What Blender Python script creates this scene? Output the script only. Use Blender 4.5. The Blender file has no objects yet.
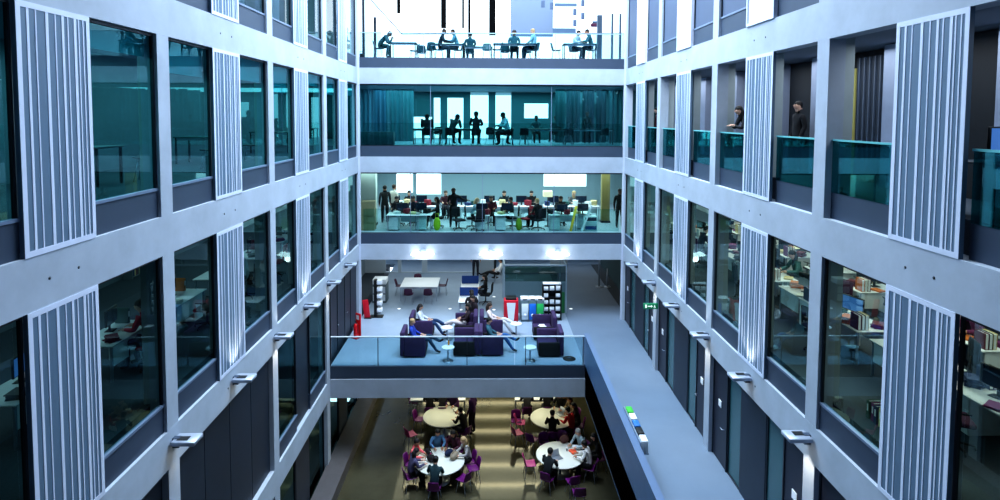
import bpy, bmesh, math, random
from mathutils import Vector, Matrix, Quaternion
random.seed(7)
PI = math.pi
SC = bpy.context.scene
COL = SC.collection

# ------------------------------------------------------------------ camera maths (1000x500 frame)
CAM = dict(f=590.0, pitch=.0563, yaw=.0182, roll=.0046, cx=500, cy=149.6, z=1.80)
def _axes():
    pi, ya, ro = CAM['pitch'], CAM['yaw'], CAM['roll']
    F = Vector((math.sin(ya)*math.cos(pi), math.cos(ya)*math.cos(pi), -math.sin(pi)))
    R = Vector((math.cos(ya), -math.sin(ya), 0)); U = R.cross(F)
    c, s = math.cos(ro), math.sin(ro)
    return R*c+U*s, -R*s+U*c, F
R_, U_, F_ = _axes()
def P(x, y, z=None, X=None, Y=None):
    d = F_+R_*((x-CAM['cx'])/CAM['f'])-U_*((y-CAM['cy'])/CAM['f'])
    t = (z-CAM['z'])/d.z if z is not None else (X/d.x if X is not None else Y/d.y)
    return Vector((d.x*t, d.y*t, CAM['z']+d.z*t))

# ------------------------------------------------------------------ materials
def lin(c):
    return c/12.92 if c <= .04045 else ((c+.055)/1.055)**2.4
def rgb(r, g, b): return (lin(r/255), lin(g/255), lin(b/255), 1)
MATS = {}
def mat(name, c, rough=.6, metal=0, noise=0, scale=3, emit=0, bump=0, spec=.5, stretch=None):
    if name in MATS: return MATS[name]
    m = bpy.data.materials.new(name); m.use_nodes = True
    nt = m.node_tree; b = nt.nodes['Principled BSDF']
    col = rgb(*c)
    b.inputs['Base Color'].default_value = col
    b.inputs['Roughness'].default_value = rough; b.inputs['Metallic'].default_value = metal
    b.inputs['Specular IOR Level'].default_value = spec
    if emit:
        b.inputs['Emission Color'].default_value = col; b.inputs['Emission Strength'].default_value = emit
    if noise or bump:
        tc = nt.nodes.new('ShaderNodeTexCoord'); mp = nt.nodes.new('ShaderNodeMapping')
        nt.links.new(tc.outputs['Object'], mp.inputs['Vector'])
        if stretch: mp.inputs['Scale'].default_value = stretch
        n = nt.nodes.new('ShaderNodeTexNoise'); n.inputs['Scale'].default_value = scale; n.inputs['Detail'].default_value = 5
        n.inputs['Roughness'].default_value = .65
        nt.links.new(mp.outputs['Vector'], n.inputs['Vector'])
        if noise:
            r = nt.nodes.new('ShaderNodeValToRGB')
            r.color_ramp.elements[0].position = .3; r.color_ramp.elements[1].position = .7
            r.color_ramp.elements[0].color = tuple(max(0, v*(1-noise)) for v in col[:3])+(1,)
            r.color_ramp.elements[1].color = tuple(min(1, v*(1+noise)) for v in col[:3])+(1,)
            nt.links.new(n.outputs['Fac'], r.inputs['Fac']); nt.links.new(r.outputs['Color'], b.inputs['Base Color'])
        if bump:
            bp = nt.nodes.new('ShaderNodeBump'); bp.inputs['Strength'].default_value = bump; bp.inputs['Distance'].default_value = .02
            nt.links.new(n.outputs['Fac'], bp.inputs['Height']); nt.links.new(bp.outputs['Normal'], b.inputs['Normal'])
    MATS[name] = m; return m
def glass(name, tint, refl=.5, base=.04, rough=.0, gcol=(255, 255, 255)):
    """flat pane of architectural glass: tinted transmission plus a Fresnel mirror layer"""
    if name in MATS: return MATS[name]
    m = bpy.data.materials.new(name); m.use_nodes = True
    nt = m.node_tree; nt.nodes.clear()
    o = nt.nodes.new('ShaderNodeOutputMaterial'); mx = nt.nodes.new('ShaderNodeMixShader')
    t = nt.nodes.new('ShaderNodeBsdfTransparent'); g = nt.nodes.new('ShaderNodeBsdfGlossy')
    t.inputs['Color'].default_value = rgb(*tint); g.inputs['Roughness'].default_value = rough; g.inputs['Color'].default_value = rgb(*gcol)
    lw = nt.nodes.new('ShaderNodeLayerWeight'); lw.inputs['Blend'].default_value = .35
    mm = nt.nodes.new('ShaderNodeMath'); mm.operation = 'MULTIPLY_ADD'
    mm.inputs[1].default_value = refl; mm.inputs[2].default_value = base
    nt.links.new(lw.outputs['Fresnel'], mm.inputs[0]); nt.links.new(mm.outputs[0], mx.inputs['Fac'])
    nt.links.new(t.outputs[0], mx.inputs[1]); nt.links.new(g.outputs[0], mx.inputs[2]); nt.links.new(mx.outputs[0], o.inputs['Surface'])
    MATS[name] = m; return m

M_CONC = mat('concrete_pale_blue', (168, 180, 196), .75, noise=.10, scale=1.1, bump=.15)
M_CONC2 = mat('concrete_column', (168, 184, 202), .75, noise=.08, scale=1.4, bump=.12)
M_FASC = mat('fascia_grey_metal', (58, 72, 92), .5, noise=.05, scale=2)
M_FRAME = mat('dark_window_frame', (30, 40, 52), .45)
M_SILL = mat('window_bead', (120, 138, 165), .4, metal=.3)
M_PANEL = mat('panel_blue_grey', (96, 120, 144), .55, noise=.03, scale=2)
M_RIB = mat('panel_rib_white', (212, 222, 244), .45)
M_DARKP = mat('dark_cladding', (34, 46, 62), .5, noise=.12, scale=2)
M_DOOR = mat('dark_door', (34, 40, 56), .45)
M_TEALP = mat('door_side_glass', (58, 98, 106), .22, noise=.06, scale=.8)
M_STEEL = mat('steel', (165, 175, 190), .35, metal=.7)
M_BLACK = mat('black_plastic', (14, 17, 22), .5)
M_WHITE = mat('white_laminate', (232, 238, 246), .4)
M_WALLIN = mat('inner_wall_grey', (128, 140, 150), .8, noise=.05)
M_WALLBEIGE = mat('inner_wall_beige', (125, 125, 112), .8, noise=.08)
M_CEIL = mat('ceiling_grey', (120, 132, 148), .8)
M_CARPET = mat('office_carpet', (62, 72, 84), .95, noise=.2, scale=30)
M_FLOOR1 = mat('lounge_floor', (142, 160, 182), .45, noise=.10, scale=.7)
M_WALK = mat('walkway_floor', (108, 126, 148), .6, noise=.06, scale=.8)
M_FLOOR0 = mat('ground_floor_stone', (70, 68, 54), .09, noise=.22, scale=.6, spec=.6)
M_PLINTH = mat('plinth_stone', (84, 82, 86), .6, noise=.1, scale=3)
M_PARA = mat('parapet_dark_metal', (84, 116, 156), .4, noise=.08)
M_PARAT = mat('parapet_top', (92, 112, 145), .4)
G_F3L = glass('glass_teal', (110, 190, 196), .6, .06, gcol=(190, 250, 255))
G_F3B = glass('glass_back_teal', (150, 212, 218), .3, .03, gcol=(170, 240, 250))
G_F2B = glass('glass_back_clear', (222, 242, 240), .12, .02)
G_F2 = glass('glass_office', (160, 200, 200), .35, .04, gcol=(200, 245, 250))
G_F2R = glass('glass_office_right', (200, 222, 212), .14, .015, gcol=(200, 245, 250))
G_BAL = glass('balustrade_teal', (130, 196, 198), .5, .10, gcol=(150, 235, 240))
G_BALC = glass('balustrade_clear', (216, 234, 238), .08, .02, gcol=(200, 245, 255))
G_F4 = glass('glass_upper', (170, 215, 225), .6, .05)

# ------------------------------------------------------------------ mesh builder
class MB:
    def __init__(s): s.v = []; s.f = []; s.mi = []; s.sm = []; s.cur = 0
    def add(s, vs, fs, smooth=False):
        o = len(s.v); s.v += [tuple(v) for v in vs]
        for f in fs: s.f.append([i+o for i in f]); s.mi.append(s.cur); s.sm.append(smooth)
        return s
    def box(s, x0, x1, y0, y1, z0, z1, m=None):
        x0, x1 = min(x0, x1), max(x0, x1); y0, y1 = min(y0, y1), max(y0, y1); z0, z1 = min(z0, z1), max(z0, z1)
        vs = [(x, y, z) for z in (z0, z1) for y in (y0, y1) for x in (x0, x1)]
        if m: vs = [m @ Vector(v) for v in vs]
        return s.add(vs, [(0, 2, 3, 1), (4, 5, 7, 6), (0, 1, 5, 4), (2, 6, 7, 3), (0, 4, 6, 2), (1, 3, 7, 5)])
    def rbox(s, x0, x1, y0, y1, z0, z1, r=.03, m=None, seg=2):
        bm = bmesh.new(); bmesh.ops.create_cube(bm, size=1)
        for v in bm.verts: v.co = Vector(((x0+x1)/2+v.co.x*(x1-x0), (y0+y1)/2+v.co.y*(y1-y0), (z0+z1)/2+v.co.z*(z1-z0)))
        bmesh.ops.bevel(bm, geom=bm.edges[:], offset=r, segments=seg, affect='EDGES', profile=.5)
        if m: bmesh.ops.transform(bm, matrix=m, verts=bm.verts)
        bm.verts.index_update()
        s.add([v.co[:] for v in bm.verts], [[v.index for v in f.verts] for f in bm.faces], True); bm.free(); return s
    def tube(s, pts, r, n=8, cap=True):
        pts = [Vector(p) for p in pts]; rs = r if isinstance(r, (list, tuple)) else [r]*len(pts)
        vs = []; fs = []; prev = None
        for i, p in enumerate(pts):
            d = (pts[min(i+1, len(pts)-1)]-pts[max(i-1, 0)]).normalized()
            if prev is None: a = d.orthogonal().normalized()
            else: a = (prev-d*prev.dot(d)).normalized()
            prev = a; b = d.cross(a)
            for k in range(n):
                t = 2*PI*k/n; vs.append(p+(a*math.cos(t)+b*math.sin(t))*rs[i])
        for i in range(len(pts)-1):
            for k in range(n): fs.append((i*n+k, i*n+(k+1) % n, (i+1)*n+(k+1) % n, (i+1)*n+k))
        if cap: fs.append(tuple(range(n))[::-1]); fs.append(tuple((len(pts)-1)*n+k for k in range(n)))
        return s.add(vs, fs, True)
    def lathe(s, prof, c=(0, 0, 0), n=24, ax=None):
        vs = []; fs = []; c = Vector(c)
        for r, z in prof:
            for k in range(n):
                t = 2*PI*k/n; vs.append(c+Vector((r*math.cos(t), r*math.sin(t), z)))
        for i in range(len(prof)-1):
            for k in range(n): fs.append((i*n+k, i*n+(k+1) % n, (i+1)*n+(k+1) % n, (i+1)*n+k))
        fs.append(tuple(range(n))[::-1]); fs.append(tuple((len(prof)-1)*n+k for k in range(n)))
        return s.add(vs, fs, True)
    def ell(s, c, r, n=12, m=8, rot=None, zcut=None):
        vs = []; fs = []; c = Vector(c)
        for j in range(m+1):
            ph = -PI/2+PI*j/m
            for k in range(n):
                t = 2*PI*k/n; p = Vector((r[0]*math.cos(ph)*math.cos(t), r[1]*math.cos(ph)*math.sin(t), r[2]*math.sin(ph)))
                if rot: p = rot @ p
                vs.append(c+p)
        for j in range(m):
            for k in range(n): fs.append((j*n+k, j*n+(k+1) % n, (j+1)*n+(k+1) % n, (j+1)*n+k))
        return s.add(vs, fs, True)
    def build(s, name, mats, parent=None, loc=None, rz=0):
        me = bpy.data.meshes.new(name); me.from_pydata(s.v, [], s.f); me.update()
        for m in (mats if isinstance(mats, (list, tuple)) else [mats]): me.materials.append(m)
        me.polygons.foreach_set('material_index', s.mi); me.polygons.foreach_set('use_smooth', s.sm)
        if any(s.sm) and not all(s.sm): pass
        o = bpy.data.objects.new(name, me); COL.objects.link(o)
        if parent: o.parent = parent
        if loc is not None: o.location = loc
        if rz: o.rotation_euler.z = rz
        return o
def tag(o, label=None, cat=None, group=None, kind=None):
    if label: o['label'] = label
    if cat: o['category'] = cat
    if group: o['group'] = group
    if kind: o['kind'] = kind
    return o
def empty(name, loc=(0, 0, 0), rz=0, **k):
    o = bpy.data.objects.new(name, None); COL.objects.link(o); o.location = loc; o.rotation_euler.z = rz; o.empty_display_size = .2
    return tag(o, **k)
def copy_tree(o, parent=None):
    c = o.copy(); COL.objects.link(c); c.parent = parent
    for ch in o.children[:]: copy_tree(ch, c)
    return c
PROTO = {}
def place(maker, loc, rz=0, label=None, cat=None, group=None, **kw):
    key = (maker.__name__, tuple(sorted(kw.items())))
    if key in PROTO: o = copy_tree(PROTO[key])
    else: o = PROTO[key] = maker(**kw)
    o.location = loc; o.rotation_euler.z = rz
    for k in ('label', 'category', 'group'):
        if k in o: del o[k]
    tag(o, label, cat, group); return o
def struct(name, mb, m, parent=None, **k):
    o = mb.build(name, m, parent)
    if not parent: tag(o, kind='structure', **k)
    return o
ORD = ['nearest', 'second nearest', 'third nearest', 'farthest']
ORDN = ['first', 'second', 'third', 'fourth', 'fifth', 'sixth', 'seventh', 'eighth', 'ninth', 'tenth', 'eleventh', 'twelfth', 'thirteenth']

# ------------------------------------------------------------------ building dimensions
XL, XR, D = -5.77, 6.01, 26.06
S, TB, G = 3.9, .70, .47
NEAR = -5.0
CS = [5.3, 10.42, 15.55, 20.72]           # near edge of each column
CW = .38
LEV = {-3: 'ground floor', -2: 'lounge floor', -1: 'office floor', 0: 'middle floor', 1: 'top floor'}
def FZ(k): return k*S+G                     # floor height
z1, z0 = FZ(-2), FZ(-3)

# ------------------------------------------------------------------ side walls: concrete grid
for side, X, s in (('left', XL, -1), ('right', XR, 1)):
    mb = MB()
    for k in range(-3, 3):
        if side == 'right' and k == -2: continue
        if k == -3: continue
        mb.box(X, X+s*.3, NEAR, D+.3, k*S-TB, k*S)
    zt = 7.1
    for c in CS+[D-.1]:
        w = CW if c < 25 else .42
        if side == 'left': mb.box(X+.002*s, X+s*.3, c, c+w, z0, zt)
        else:
            mb.box(X+.002*s, X+s*.3, c, c+w, z1, zt)
    mb.box(X, X+s*.3, NEAR, D+.3, 7.8, 13.0)
    struct('wall_'+side, mb, M_CONC)
    # tie-bolt holes of the concrete casting, in pairs along each beam
    mb = MB()
    for k in (1, 0, -1):
        for c in CS:
            for y in (c+2.45, c+3.0):
                for z in (k*S-.35,):
                    mb.tube([(X-s*.004, y, z), (X+s*.01, y, z)], .022, 8)
    struct('trim_bolt_holes_'+side, mb, M_FRAME)

# floors and ceilings of the rooms behind the side walls
n = 0
for side, X, s in (('left', XL, -1), ('right', XR, 1)):
    for k in range(-3, 3):
        if side == 'right' and k in (-3,): continue
        depth = 6.0
        mb = MB().box(X+s*.31, X+s*depth, NEAR, 36 if k == -2 else D+.3, k*S-TB+.02, k*S+G)
        o = struct('floor', mb, [M_CARPET, M_CEIL])
        for p in o.data.polygons:
            if p.normal.z < -.5: p.material_index = 1
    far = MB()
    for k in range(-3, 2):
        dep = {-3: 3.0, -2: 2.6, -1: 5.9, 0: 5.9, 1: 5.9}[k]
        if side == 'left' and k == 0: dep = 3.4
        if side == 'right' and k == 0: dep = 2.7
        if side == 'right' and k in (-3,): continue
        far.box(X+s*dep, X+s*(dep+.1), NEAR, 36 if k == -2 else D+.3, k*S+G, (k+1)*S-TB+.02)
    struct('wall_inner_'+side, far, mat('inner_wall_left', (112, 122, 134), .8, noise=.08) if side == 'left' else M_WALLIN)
    # short fin walls standing behind every column and panel
    for k in range(-1, 2):
        for c in CS:
            for y, d_ in ((c+.19, .75), (c+.19+2.55, .8)):
                d_ = {('left', 0): .1, ('left', 1): .3, ('left', -1): .16, ('right', -1): .16, ('right', 0): .22, ('right', 1): .3}[(side, k)]
                n += 1
                struct('wall_fin_%d' % n, MB().box(X+s*.3, X+s*(.3+d_), y-.1, y+.15, k*S+G, (k+1)*S-TB+.02), mat('fin_wall', (165, 178, 182), .8, noise=.05))

# ------------------------------------------------------------------ windows, sills and panels of the side walls
RT = [(.143, .034), (.242, .018), (.385, .042), (.498, .018), (.602, .036), (.674, .018), (.778, .042), (.834, .018), (.902, .018)]
def slatted_panel(side, plain=False):
    """1.33 m wide, 3.9 m tall metal shutter panel with irregular raised ribs; built facing +X (left wall)"""
    r = empty('slatted_panel')
    w, h = 1.33, 3.2
    mb = MB().box(-.06, 0, 0, w, 0, h); mb.build('backing_sheet', M_PANEL, r)
    mb = MB()
    mb.box(0, .007, 0, .075, 0, h); mb.box(0, .007, w-.07, w, 0, h); mb.box(0, .007, .075, w-.07, 0, .075); mb.box(0, .007, .075, w-.07, h-.075, h)
    mb.build('edge_frame', M_RIB, r)
    for t, rw in RT:
        y = t*w
        MB().box(0, .005, y-rw*.6, y+rw*.6, .075, h-.075).build('rib', M_RIB, r)
    return r
def slatted_panel_left(): return slatted_panel('left')
def white_panel():
    r = empty('white_panel'); w, h = 1.33, 3.2
    MB().box(-.06, 0, 0, w, 0, h).build('backing_sheet', mat('white_panel_sheet', (215, 222, 240), .5), r)
    mb = MB(); mb.box(0, .03, 0, .05, 0, h); mb.box(0, .03, w-.05, w, 0, h); mb.box(0, .03, .05, w-.05, 0, .05); mb.box(0, .03, .05, w-.05, h-.05, h)
    mb.build('edge_frame', M_RIB, r)
    return r
WN = [0]
def window_unit(side, X, s, y0, y1, k, gm, opaque=None):
    WN[0] += 1
    r = empty('window_%d' % WN[0], (X, y0, k*S), kind='structure')
    w = y1-y0; xi = s*.06
    fl = '%s window in the %s wall on the %s' % ('glass', side, LEV[k])
    z0_, z1_ = G, S-TB
    mb = MB()
    mb.box(xi, xi+s*.05, 0, .035, z0_, z1_); mb.box(xi, xi+s*.05, w-.035, w, z0_, z1_); mb.box(xi, xi+s*.05, .035, w-.035, z1_-.05, z1_)
    mb.build('window_frame', M_FRAME, r)
    MB().box(xi-s*.02, xi+s*.06, .0, w, z0_, z0_+.045).build('bottom_bead', M_SILL, r)
    MB().box(xi, xi+s*.08, 0, w, 0, z0_).build('sill_panel', M_FASC, r)
    if opaque: MB().box(xi+s*.03, xi+s*.05, .035, w-.035, z0_+.045, z1_-.05).build('blind', opaque, r)
    else:
        x = xi+s*.03
        MB().add([(x, .035, z0_+.045), (x, w-.035, z0_+.045), (x, w-.035, z1_-.05), (x, .035, z1_-.05)], [(0, 1, 2, 3)]).build('glass_pane', gm, r)
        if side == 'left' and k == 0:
            hh = (.55, .75, .4, .62)[WN[0] % 4]; MB().box(xi+s*.16, xi+s*.18, .0, w, z1_-hh, z1_).build('reflection_band', mat('reflection_cyan', (120, 205, 215), .8), r)  # cyan band paints in the reflection across the top of the glass
    return r
def glass_balustrade(y0, y1, X, s, label):
    r = empty('glass_balustrade', (X, y0, FZ(0)), label=label, cat='balustrade'); w = y1-y0
    x = s*.12
    MB().box(x, x+s*.015, .01, w-.01, 0.0, .92).build('glass_pane', G_BAL, r)
    MB().box(x-s*.015, x+s*.035, 0, w, .92, .95).build('top_rail', mat('teal_rail', (110, 190, 195), .3), r)
    return r

M_BLIND = mat('grey_blind', (80, 94, 118), .7, noise=.06, scale=1)
levname = {1: 'topmost visible row', 0: 'upper row', -1: 'lower row'}
for side, X, s in (('left', XL, -1), ('right', XR, 1)):
    for k in (1, 0, -1):
        for i, c in enumerate(CS):
            # panel
            y = c+2.05
            lab_pos = ['nearest', 'second nearest', 'third nearest', 'farthest'][i]
            mk = white_panel if (side == 'right' and k == 1) else slatted_panel_left
            nm = 'plain white panel' if mk is white_panel else 'slatted panel'
            lab = '%s on the %s wall, %s, %s in its row' % (nm, side, {1: 'top floor', 0: 'middle floor', -1: 'office floor'}[k], lab_pos)
            if s < 0: place(mk, (X+.004, y, k*S), 0, lab, 'panel')
            else: place(mk, (X-.004, y+1.33, k*S), PI, lab, 'panel')
            ops = [(c+CW, c+2.05), (c+3.38, (CS+[D-.1])[i+1])]
            for j, (a, b) in enumerate(ops):
                if side == 'right' and k == 0:
                    WN[0] += 1
                    o = MB().box(X+s*.13, X+s*.2, a, b, 0, G).build('trim_%d' % WN[0], M_FASC); tag(o, kind='structure')
                    glass_balustrade(a, b, X, s, 'teal glass balustrade across the %s opening of the right-hand open gallery' % (ORDN[i*2+j]+' from the camera'))
                elif side == 'right' and k == 1: window_unit(side, X, s, a, b, k, None, M_BLIND)
                else:
                    gm = {1: G_F4, 0: G_F3L, -1: G_F2R if s > 0 else G_F2}[k]
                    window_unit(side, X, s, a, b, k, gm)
# open gallery at the right: piers and dark recesses behind the balustrades
mb = MB()
for c in CS:
    for y in (c+.19-.28, c+2.75-.28):
        mb.box(XR+1.6, XR+1.95, y+.1, y+1.0, G, S-TB)
struct('wall_gallery_piers', mb, mat('pier_grey', (150, 162, 185), .8, noise=.05))
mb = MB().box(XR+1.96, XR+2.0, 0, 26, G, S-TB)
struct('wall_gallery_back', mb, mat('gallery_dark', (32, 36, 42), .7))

# ------------------------------------------------------------------ back facade (Y = D)
mb = MB()
for k in (2, 1, 0, -1):
    mb.box(XL, XR, D, D+.3, k*S-TB, k*S)
mb.box(XL, XR, D, D+.3, 7.8, 13)
struct('wall_back', mb, M_CONC)
for k in (1, 0, -1):
    WN[0] += 1
    tag(MB().box(XL, XR, D+.05, D+.12, k*S, k*S+G-.01).build('trim_%d' % WN[0], M_FASC), kind='structure')
mb = MB()
for x in (XL+.0, XR-.07): mb.box(x, x+.07, D-.03, D+.1, z1, 7.1)
struct('trim_corner_posts', mb, mat('corner_post', (188, 198, 218), .5))
for k, gm, joins in ((0, G_F3B, (-2.6, 2.75)), (-1, G_F2B, (-3.5, -.3, 2.9))):
    WN[0] += 1
    r = empty('window_%d' % WN[0], (0, D+.1, k*S), kind='structure')
    mb = MB().box(XL+.07, XR-.07, 0, .06, S-TB-.06, S-TB); mb.box(XL+.07, XR-.07, 0, .05, G-.02, G+.03)
    mb.build('window_frame', M_FRAME, r)
    for j in joins: MB().box(j-.012, j+.012, .0, .03, G+.03, S-TB-.06).build('glass_joint', M_SILL, r)
    MB().add([(XL+.07, .03, G+.03), (XR-.07, .03, G+.03), (XR-.07, .03, S-TB-.06), (XL+.07, .03, S-TB-.06)], [(0, 1, 2, 3)]).build('glass_pane', gm, r)
    MB().box(XL+.07, XR-.07, .5, .54, G+.0, G+1.02).build('inner_glass_rail', glass('inner_rail', (228, 244, 242), .06, .01), r)
# slabs behind the back facade
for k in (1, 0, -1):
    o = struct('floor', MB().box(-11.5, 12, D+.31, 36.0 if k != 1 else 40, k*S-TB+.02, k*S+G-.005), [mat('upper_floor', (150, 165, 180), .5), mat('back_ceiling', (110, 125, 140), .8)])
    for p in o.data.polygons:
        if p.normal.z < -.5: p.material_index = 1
# top-floor glass balustrade
r = empty('glass_balustrade', (0, D+.1, FZ(1)), label='clear glass balustrade with a thin top rail along the top floor terrace at the back', cat='balustrade')
MB().box(XL+.07, XR-.07, 0, .015, 0, 1.05).build('glass_pane', G_BALC, r)
MB().box(XL+.07, XR-.07, -.015, .03, 1.05, 1.085).build('top_rail', mat('pale_rail', (150, 180, 195), .3), r)
for x in (-2.9, 0, 2.9): MB().box(x-.01, x+.01, -.005, .02, 0, 1.05).build('post', M_STEEL, r)

# ------------------------------------------------------------------ lounge level (bridge), walkway, parapet
YF = 21.1; XP = 3.55
o = struct('floor_lounge', MB().box(XL, XP, YF+.1, 36, -2*S-TB+.05, z1), M_FLOOR1)
o = struct('floor_walkway', MB().box(XP, XR+.3, NEAR, 36, -2*S-TB+.05, z1+.001), M_WALK)
struct('wall_bridge_beam', MB().box(XL, XP, YF, YF+.3, -2*S-TB, -2*S), M_CONC)
WN[0] += 1
tag(MB().box(XL, XP, YF+.03, YF+.12, -2*S, z1).build('trim_%d' % WN[0], M_FASC), kind='structure')
o = empty('parapet', (XP, 0, z1), label='long dark solid parapet running along the open side of the pale walkway', cat='parapet')
MB().box(0, .14, NEAR, YF+.35, -1.17, 1.06).build('side_panel', M_PARA, o)
MB().box(-.01, .17, NEAR, YF+.37, 1.06, 1.09).build('capping', M_PARAT, o)
r = empty('glass_balustrade', (0, YF+.08, z1), label='clear glass balustrade along the front edge of the lounge floor', cat='balustrade')
for a, b in ((XL+.05, -4.05), (-4.03, .95), (.97, 1.35), (1.37, XP-.03)):
    MB().box(a, b, 0, .015, 0, 1.06).build('glass_pane', G_BALC, r)
MB().box(XL+.02, XP-.03, -.02, .035, 1.06, 1.095).build('top_rail', mat('white_rail', (200, 215, 230), .3), r)
for x in (-4.04, .96-1.75, 1.36): MB().box(x-.012, x+.012, -.01, .03, 0, 1.06).build('post', M_FRAME, r)
MB().box(XP-.09, XP-.05, -.01, .03, 0, 1.06).build('post', M_STEEL, r)

# ground floor
struct('floor_ground', MB().box(XL-.6, XR+.2, NEAR, 34, z0-.2, z0), M_FLOOR0)
struct('wall_ground_back', MB().box(XL-.6, XR+.2, 33.5, 33.7, z0, -2*S-TB), mat('ground_back_wall', (52, 52, 44), .8))
struct('wall_ground_right', MB().box(XR-.1, XR+.1, NEAR, 33.5, z0, -2*S-TB), mat('ground_side_wall', (40, 44, 50), .8))
struct('trim_plinth_left', MB().box(XL-.05, -5.13, NEAR, 33, z0, z0+.45), M_PLINTH)

# ------------------------------------------------------------------ lounge-level and ground-level side walls
def door_unit(side, X, s, y0, y1, sign=False, hy=None):
    WN[0] += 1
    r = empty('door_%d' % WN[0], (X, y0, z1), kind='structure'); w = y1-y0; h = 2.7
    xi = s*.1
    mb = MB().box(xi, xi+s*.08, 0, .05, 0, h); mb.box(xi, xi+s*.08, w-.05, w, 0, h); mb.box(xi, xi+s*.08, .05, w-.05, h-.05, h)
    mb.build('door_frame', M_FRAME, r)
    lf = MB().box(xi+s*.02, xi+s*.07, .05, w-.05, .01, h-.05).build('door_leaf', M_DOOR, r)
    hy = w-.14 if hy is None else hy
    MB().tube([(xi+s*.0, hy, 1.05), (xi-s*.06, hy, 1.05), (xi-s*.06, hy+(.12 if hy < w/2 else -.12), 1.05)], .014, 6).build('door_handle', M_STEEL, lf)
    if sign: MB().box(xi, xi+s*.015, w/2-.09, w/2+.09, 1.5, 1.68).build('door_sign', M_WHITE, lf)
    return r
def side_panel(X, s, y0, y1, m, z, h, name='trim_%d', inset=.12, seams=0):
    WN[0] += 1
    mb = MB(); w = (y1-y0)/(seams+1)
    for q in range(seams+1): mb.box(X+s*inset, X+s*(inset+.06), y0+q*w+.012, y0+(q+1)*w-.012, z, z+h)
    mb.box(X+s*(inset+.03), X+s*(inset+.08), y0, y1, z, z+h)
    o = mb.build(name % WN[0], m); tag(o, kind='structure'); return o
def wall_glass(X, s, y0, y1, z, h, m):
    WN[0] += 1
    r = empty('window_%d' % WN[0], (X, y0, z), kind='structure'); w = y1-y0; xi = s*.13
    mb = MB().box(xi, xi+s*.05, 0, .04, 0, h); mb.box(xi, xi+s*.05, w-.04, w, 0, h); mb.box(xi, xi+s*.05, .04, w-.04, 0, .04); mb.box(xi, xi+s*.05, .04, w-.04, h-.05, h)
    mb.build('window_frame', M_FRAME, r)
    x = xi+s*.03
    MB().add([(x, .04, .04), (x, w-.04, .04), (x, w-.04, h-.05), (x, .04, h-.05)], [(0, 1, 2, 3)]).build('glass_pane', m, r)
CE = [.2]+CS+[D-.1]
for i in range(len(CE)-1):
    a = CE[i]+CW; b = CE[i+1]; w = b-a
    if i == 0: a = .6; w = b-a
    d = .95; g_ = .78
    door_unit('right', XR, 1, a, a+d, True)
    wall_glass(XR, 1, a+d, a+d+g_, z1, 2.72, M_TEALP)
    side_panel(XR, 1, a+d+g_, b-d-g_, M_DARKP, z1, 2.72)
    wall_glass(XR, 1, b-d-g_, b-d, z1, 2.72, M_TEALP)
    door_unit('right', XR, 1, b-d, b, True, hy=.14)
struct('wall_behind_doors', MB().box(XR+.9, XR+1.0, NEAR, 36, z1, -S-TB), mat('room_teal_dark', (60, 85, 92), .8))
# left: lounge level
HL = 3.2
side_panel(XL, -1, .2, 5.3, M_DARKP, -2*S, HL, seams=3)
side_panel(XL, -1, 5.3+CW, 10.42, M_DARKP, -2*S, HL, seams=3)
side_panel(XL, -1, 10.42+CW, 15.55, M_DARKP, -2*S, HL, seams=3)
c = 15.55
window_unit('left', XL, -1, c+CW, c+2.05, -2, G_F2)
side_panel(XL, -1, c+2.05, c+3.38, M_DARKP, -2*S, HL)
window_unit('left', XL, -1, c+3.38, 20.72, -2, G_F2)
a = 20.72+CW
wall_glass(XL, -1, a, a+.55, z1, 2.72, G_F2)
door_unit('left', XL, -1, a+.55, a+1.6)
side_panel(XL, -1, a+1.6, a+2.7, M_DARKP, z1, 2.72)
door_unit('left', XL, -1, a+2.7, a+3.75, hy=.12)
side_panel(XL, -1, a+3.75, D-.1, M_DARKP, z1, 2.72)
# left: ground level
for i, c in enumerate(CS):
    if c < 10: continue
    e = (CS+[D-.1])[i+1]
    if i == 1: side_panel(XL, -1, c+CW, e, M_DARKP, z0, 2.75, seams=3)
    else:
        wall_glass(XL, -1, c+CW, c+2.05, z0, 2.74, G_F2)
        side_panel(XL, -1, c+2.05, c+3.38, M_DARKP, z0, 2.74)
        wall_glass(XL, -1, c+3.38, e, z0, 2.74, G_F2)

# ------------------------------------------------------------------ rooms behind the back facade
mw = mat('back_room_white', (225, 235, 242), .8)
mteal = mat('curtain_teal', (70, 130, 140), .8, noise=.25, scale=2.5, stretch=(6, 1, .15))
def wall_openings(name, Y, x0, x1, za, zb, holes, m, t=.15):
    """wall in the XZ plane with rectangular openings (holes sorted by x, full list of (x0,x1,z0,z1))"""
    mb = MB(); x = x0
    for a, b, c, d in holes:
        if a > x: mb.box(x, a, Y, Y+t, za, zb)
        if c > za: mb.box(a, b, Y, Y+t, za, c)
        if d < zb: mb.box(a, b, Y, Y+t, d, zb)
        x = b
    if x < x1: mb.box(x, x1, Y, Y+t, za, zb)
    return struct(name, mb, m)
k = 0; f = FZ(0); c_ = S-TB
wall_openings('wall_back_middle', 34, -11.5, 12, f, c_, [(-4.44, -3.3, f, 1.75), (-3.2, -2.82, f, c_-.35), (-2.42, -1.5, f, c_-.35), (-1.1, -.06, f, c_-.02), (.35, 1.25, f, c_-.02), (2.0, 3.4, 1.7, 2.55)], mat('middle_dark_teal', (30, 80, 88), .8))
wall_openings('wall_back_middle_partition', 31.5, 3.6, 12, f, c_, [(3.9, 6.1, f+1.3, c_-.7)], mat('middle_teal', (60, 105, 115), .8, noise=.1))
f2 = FZ(-1)
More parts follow.
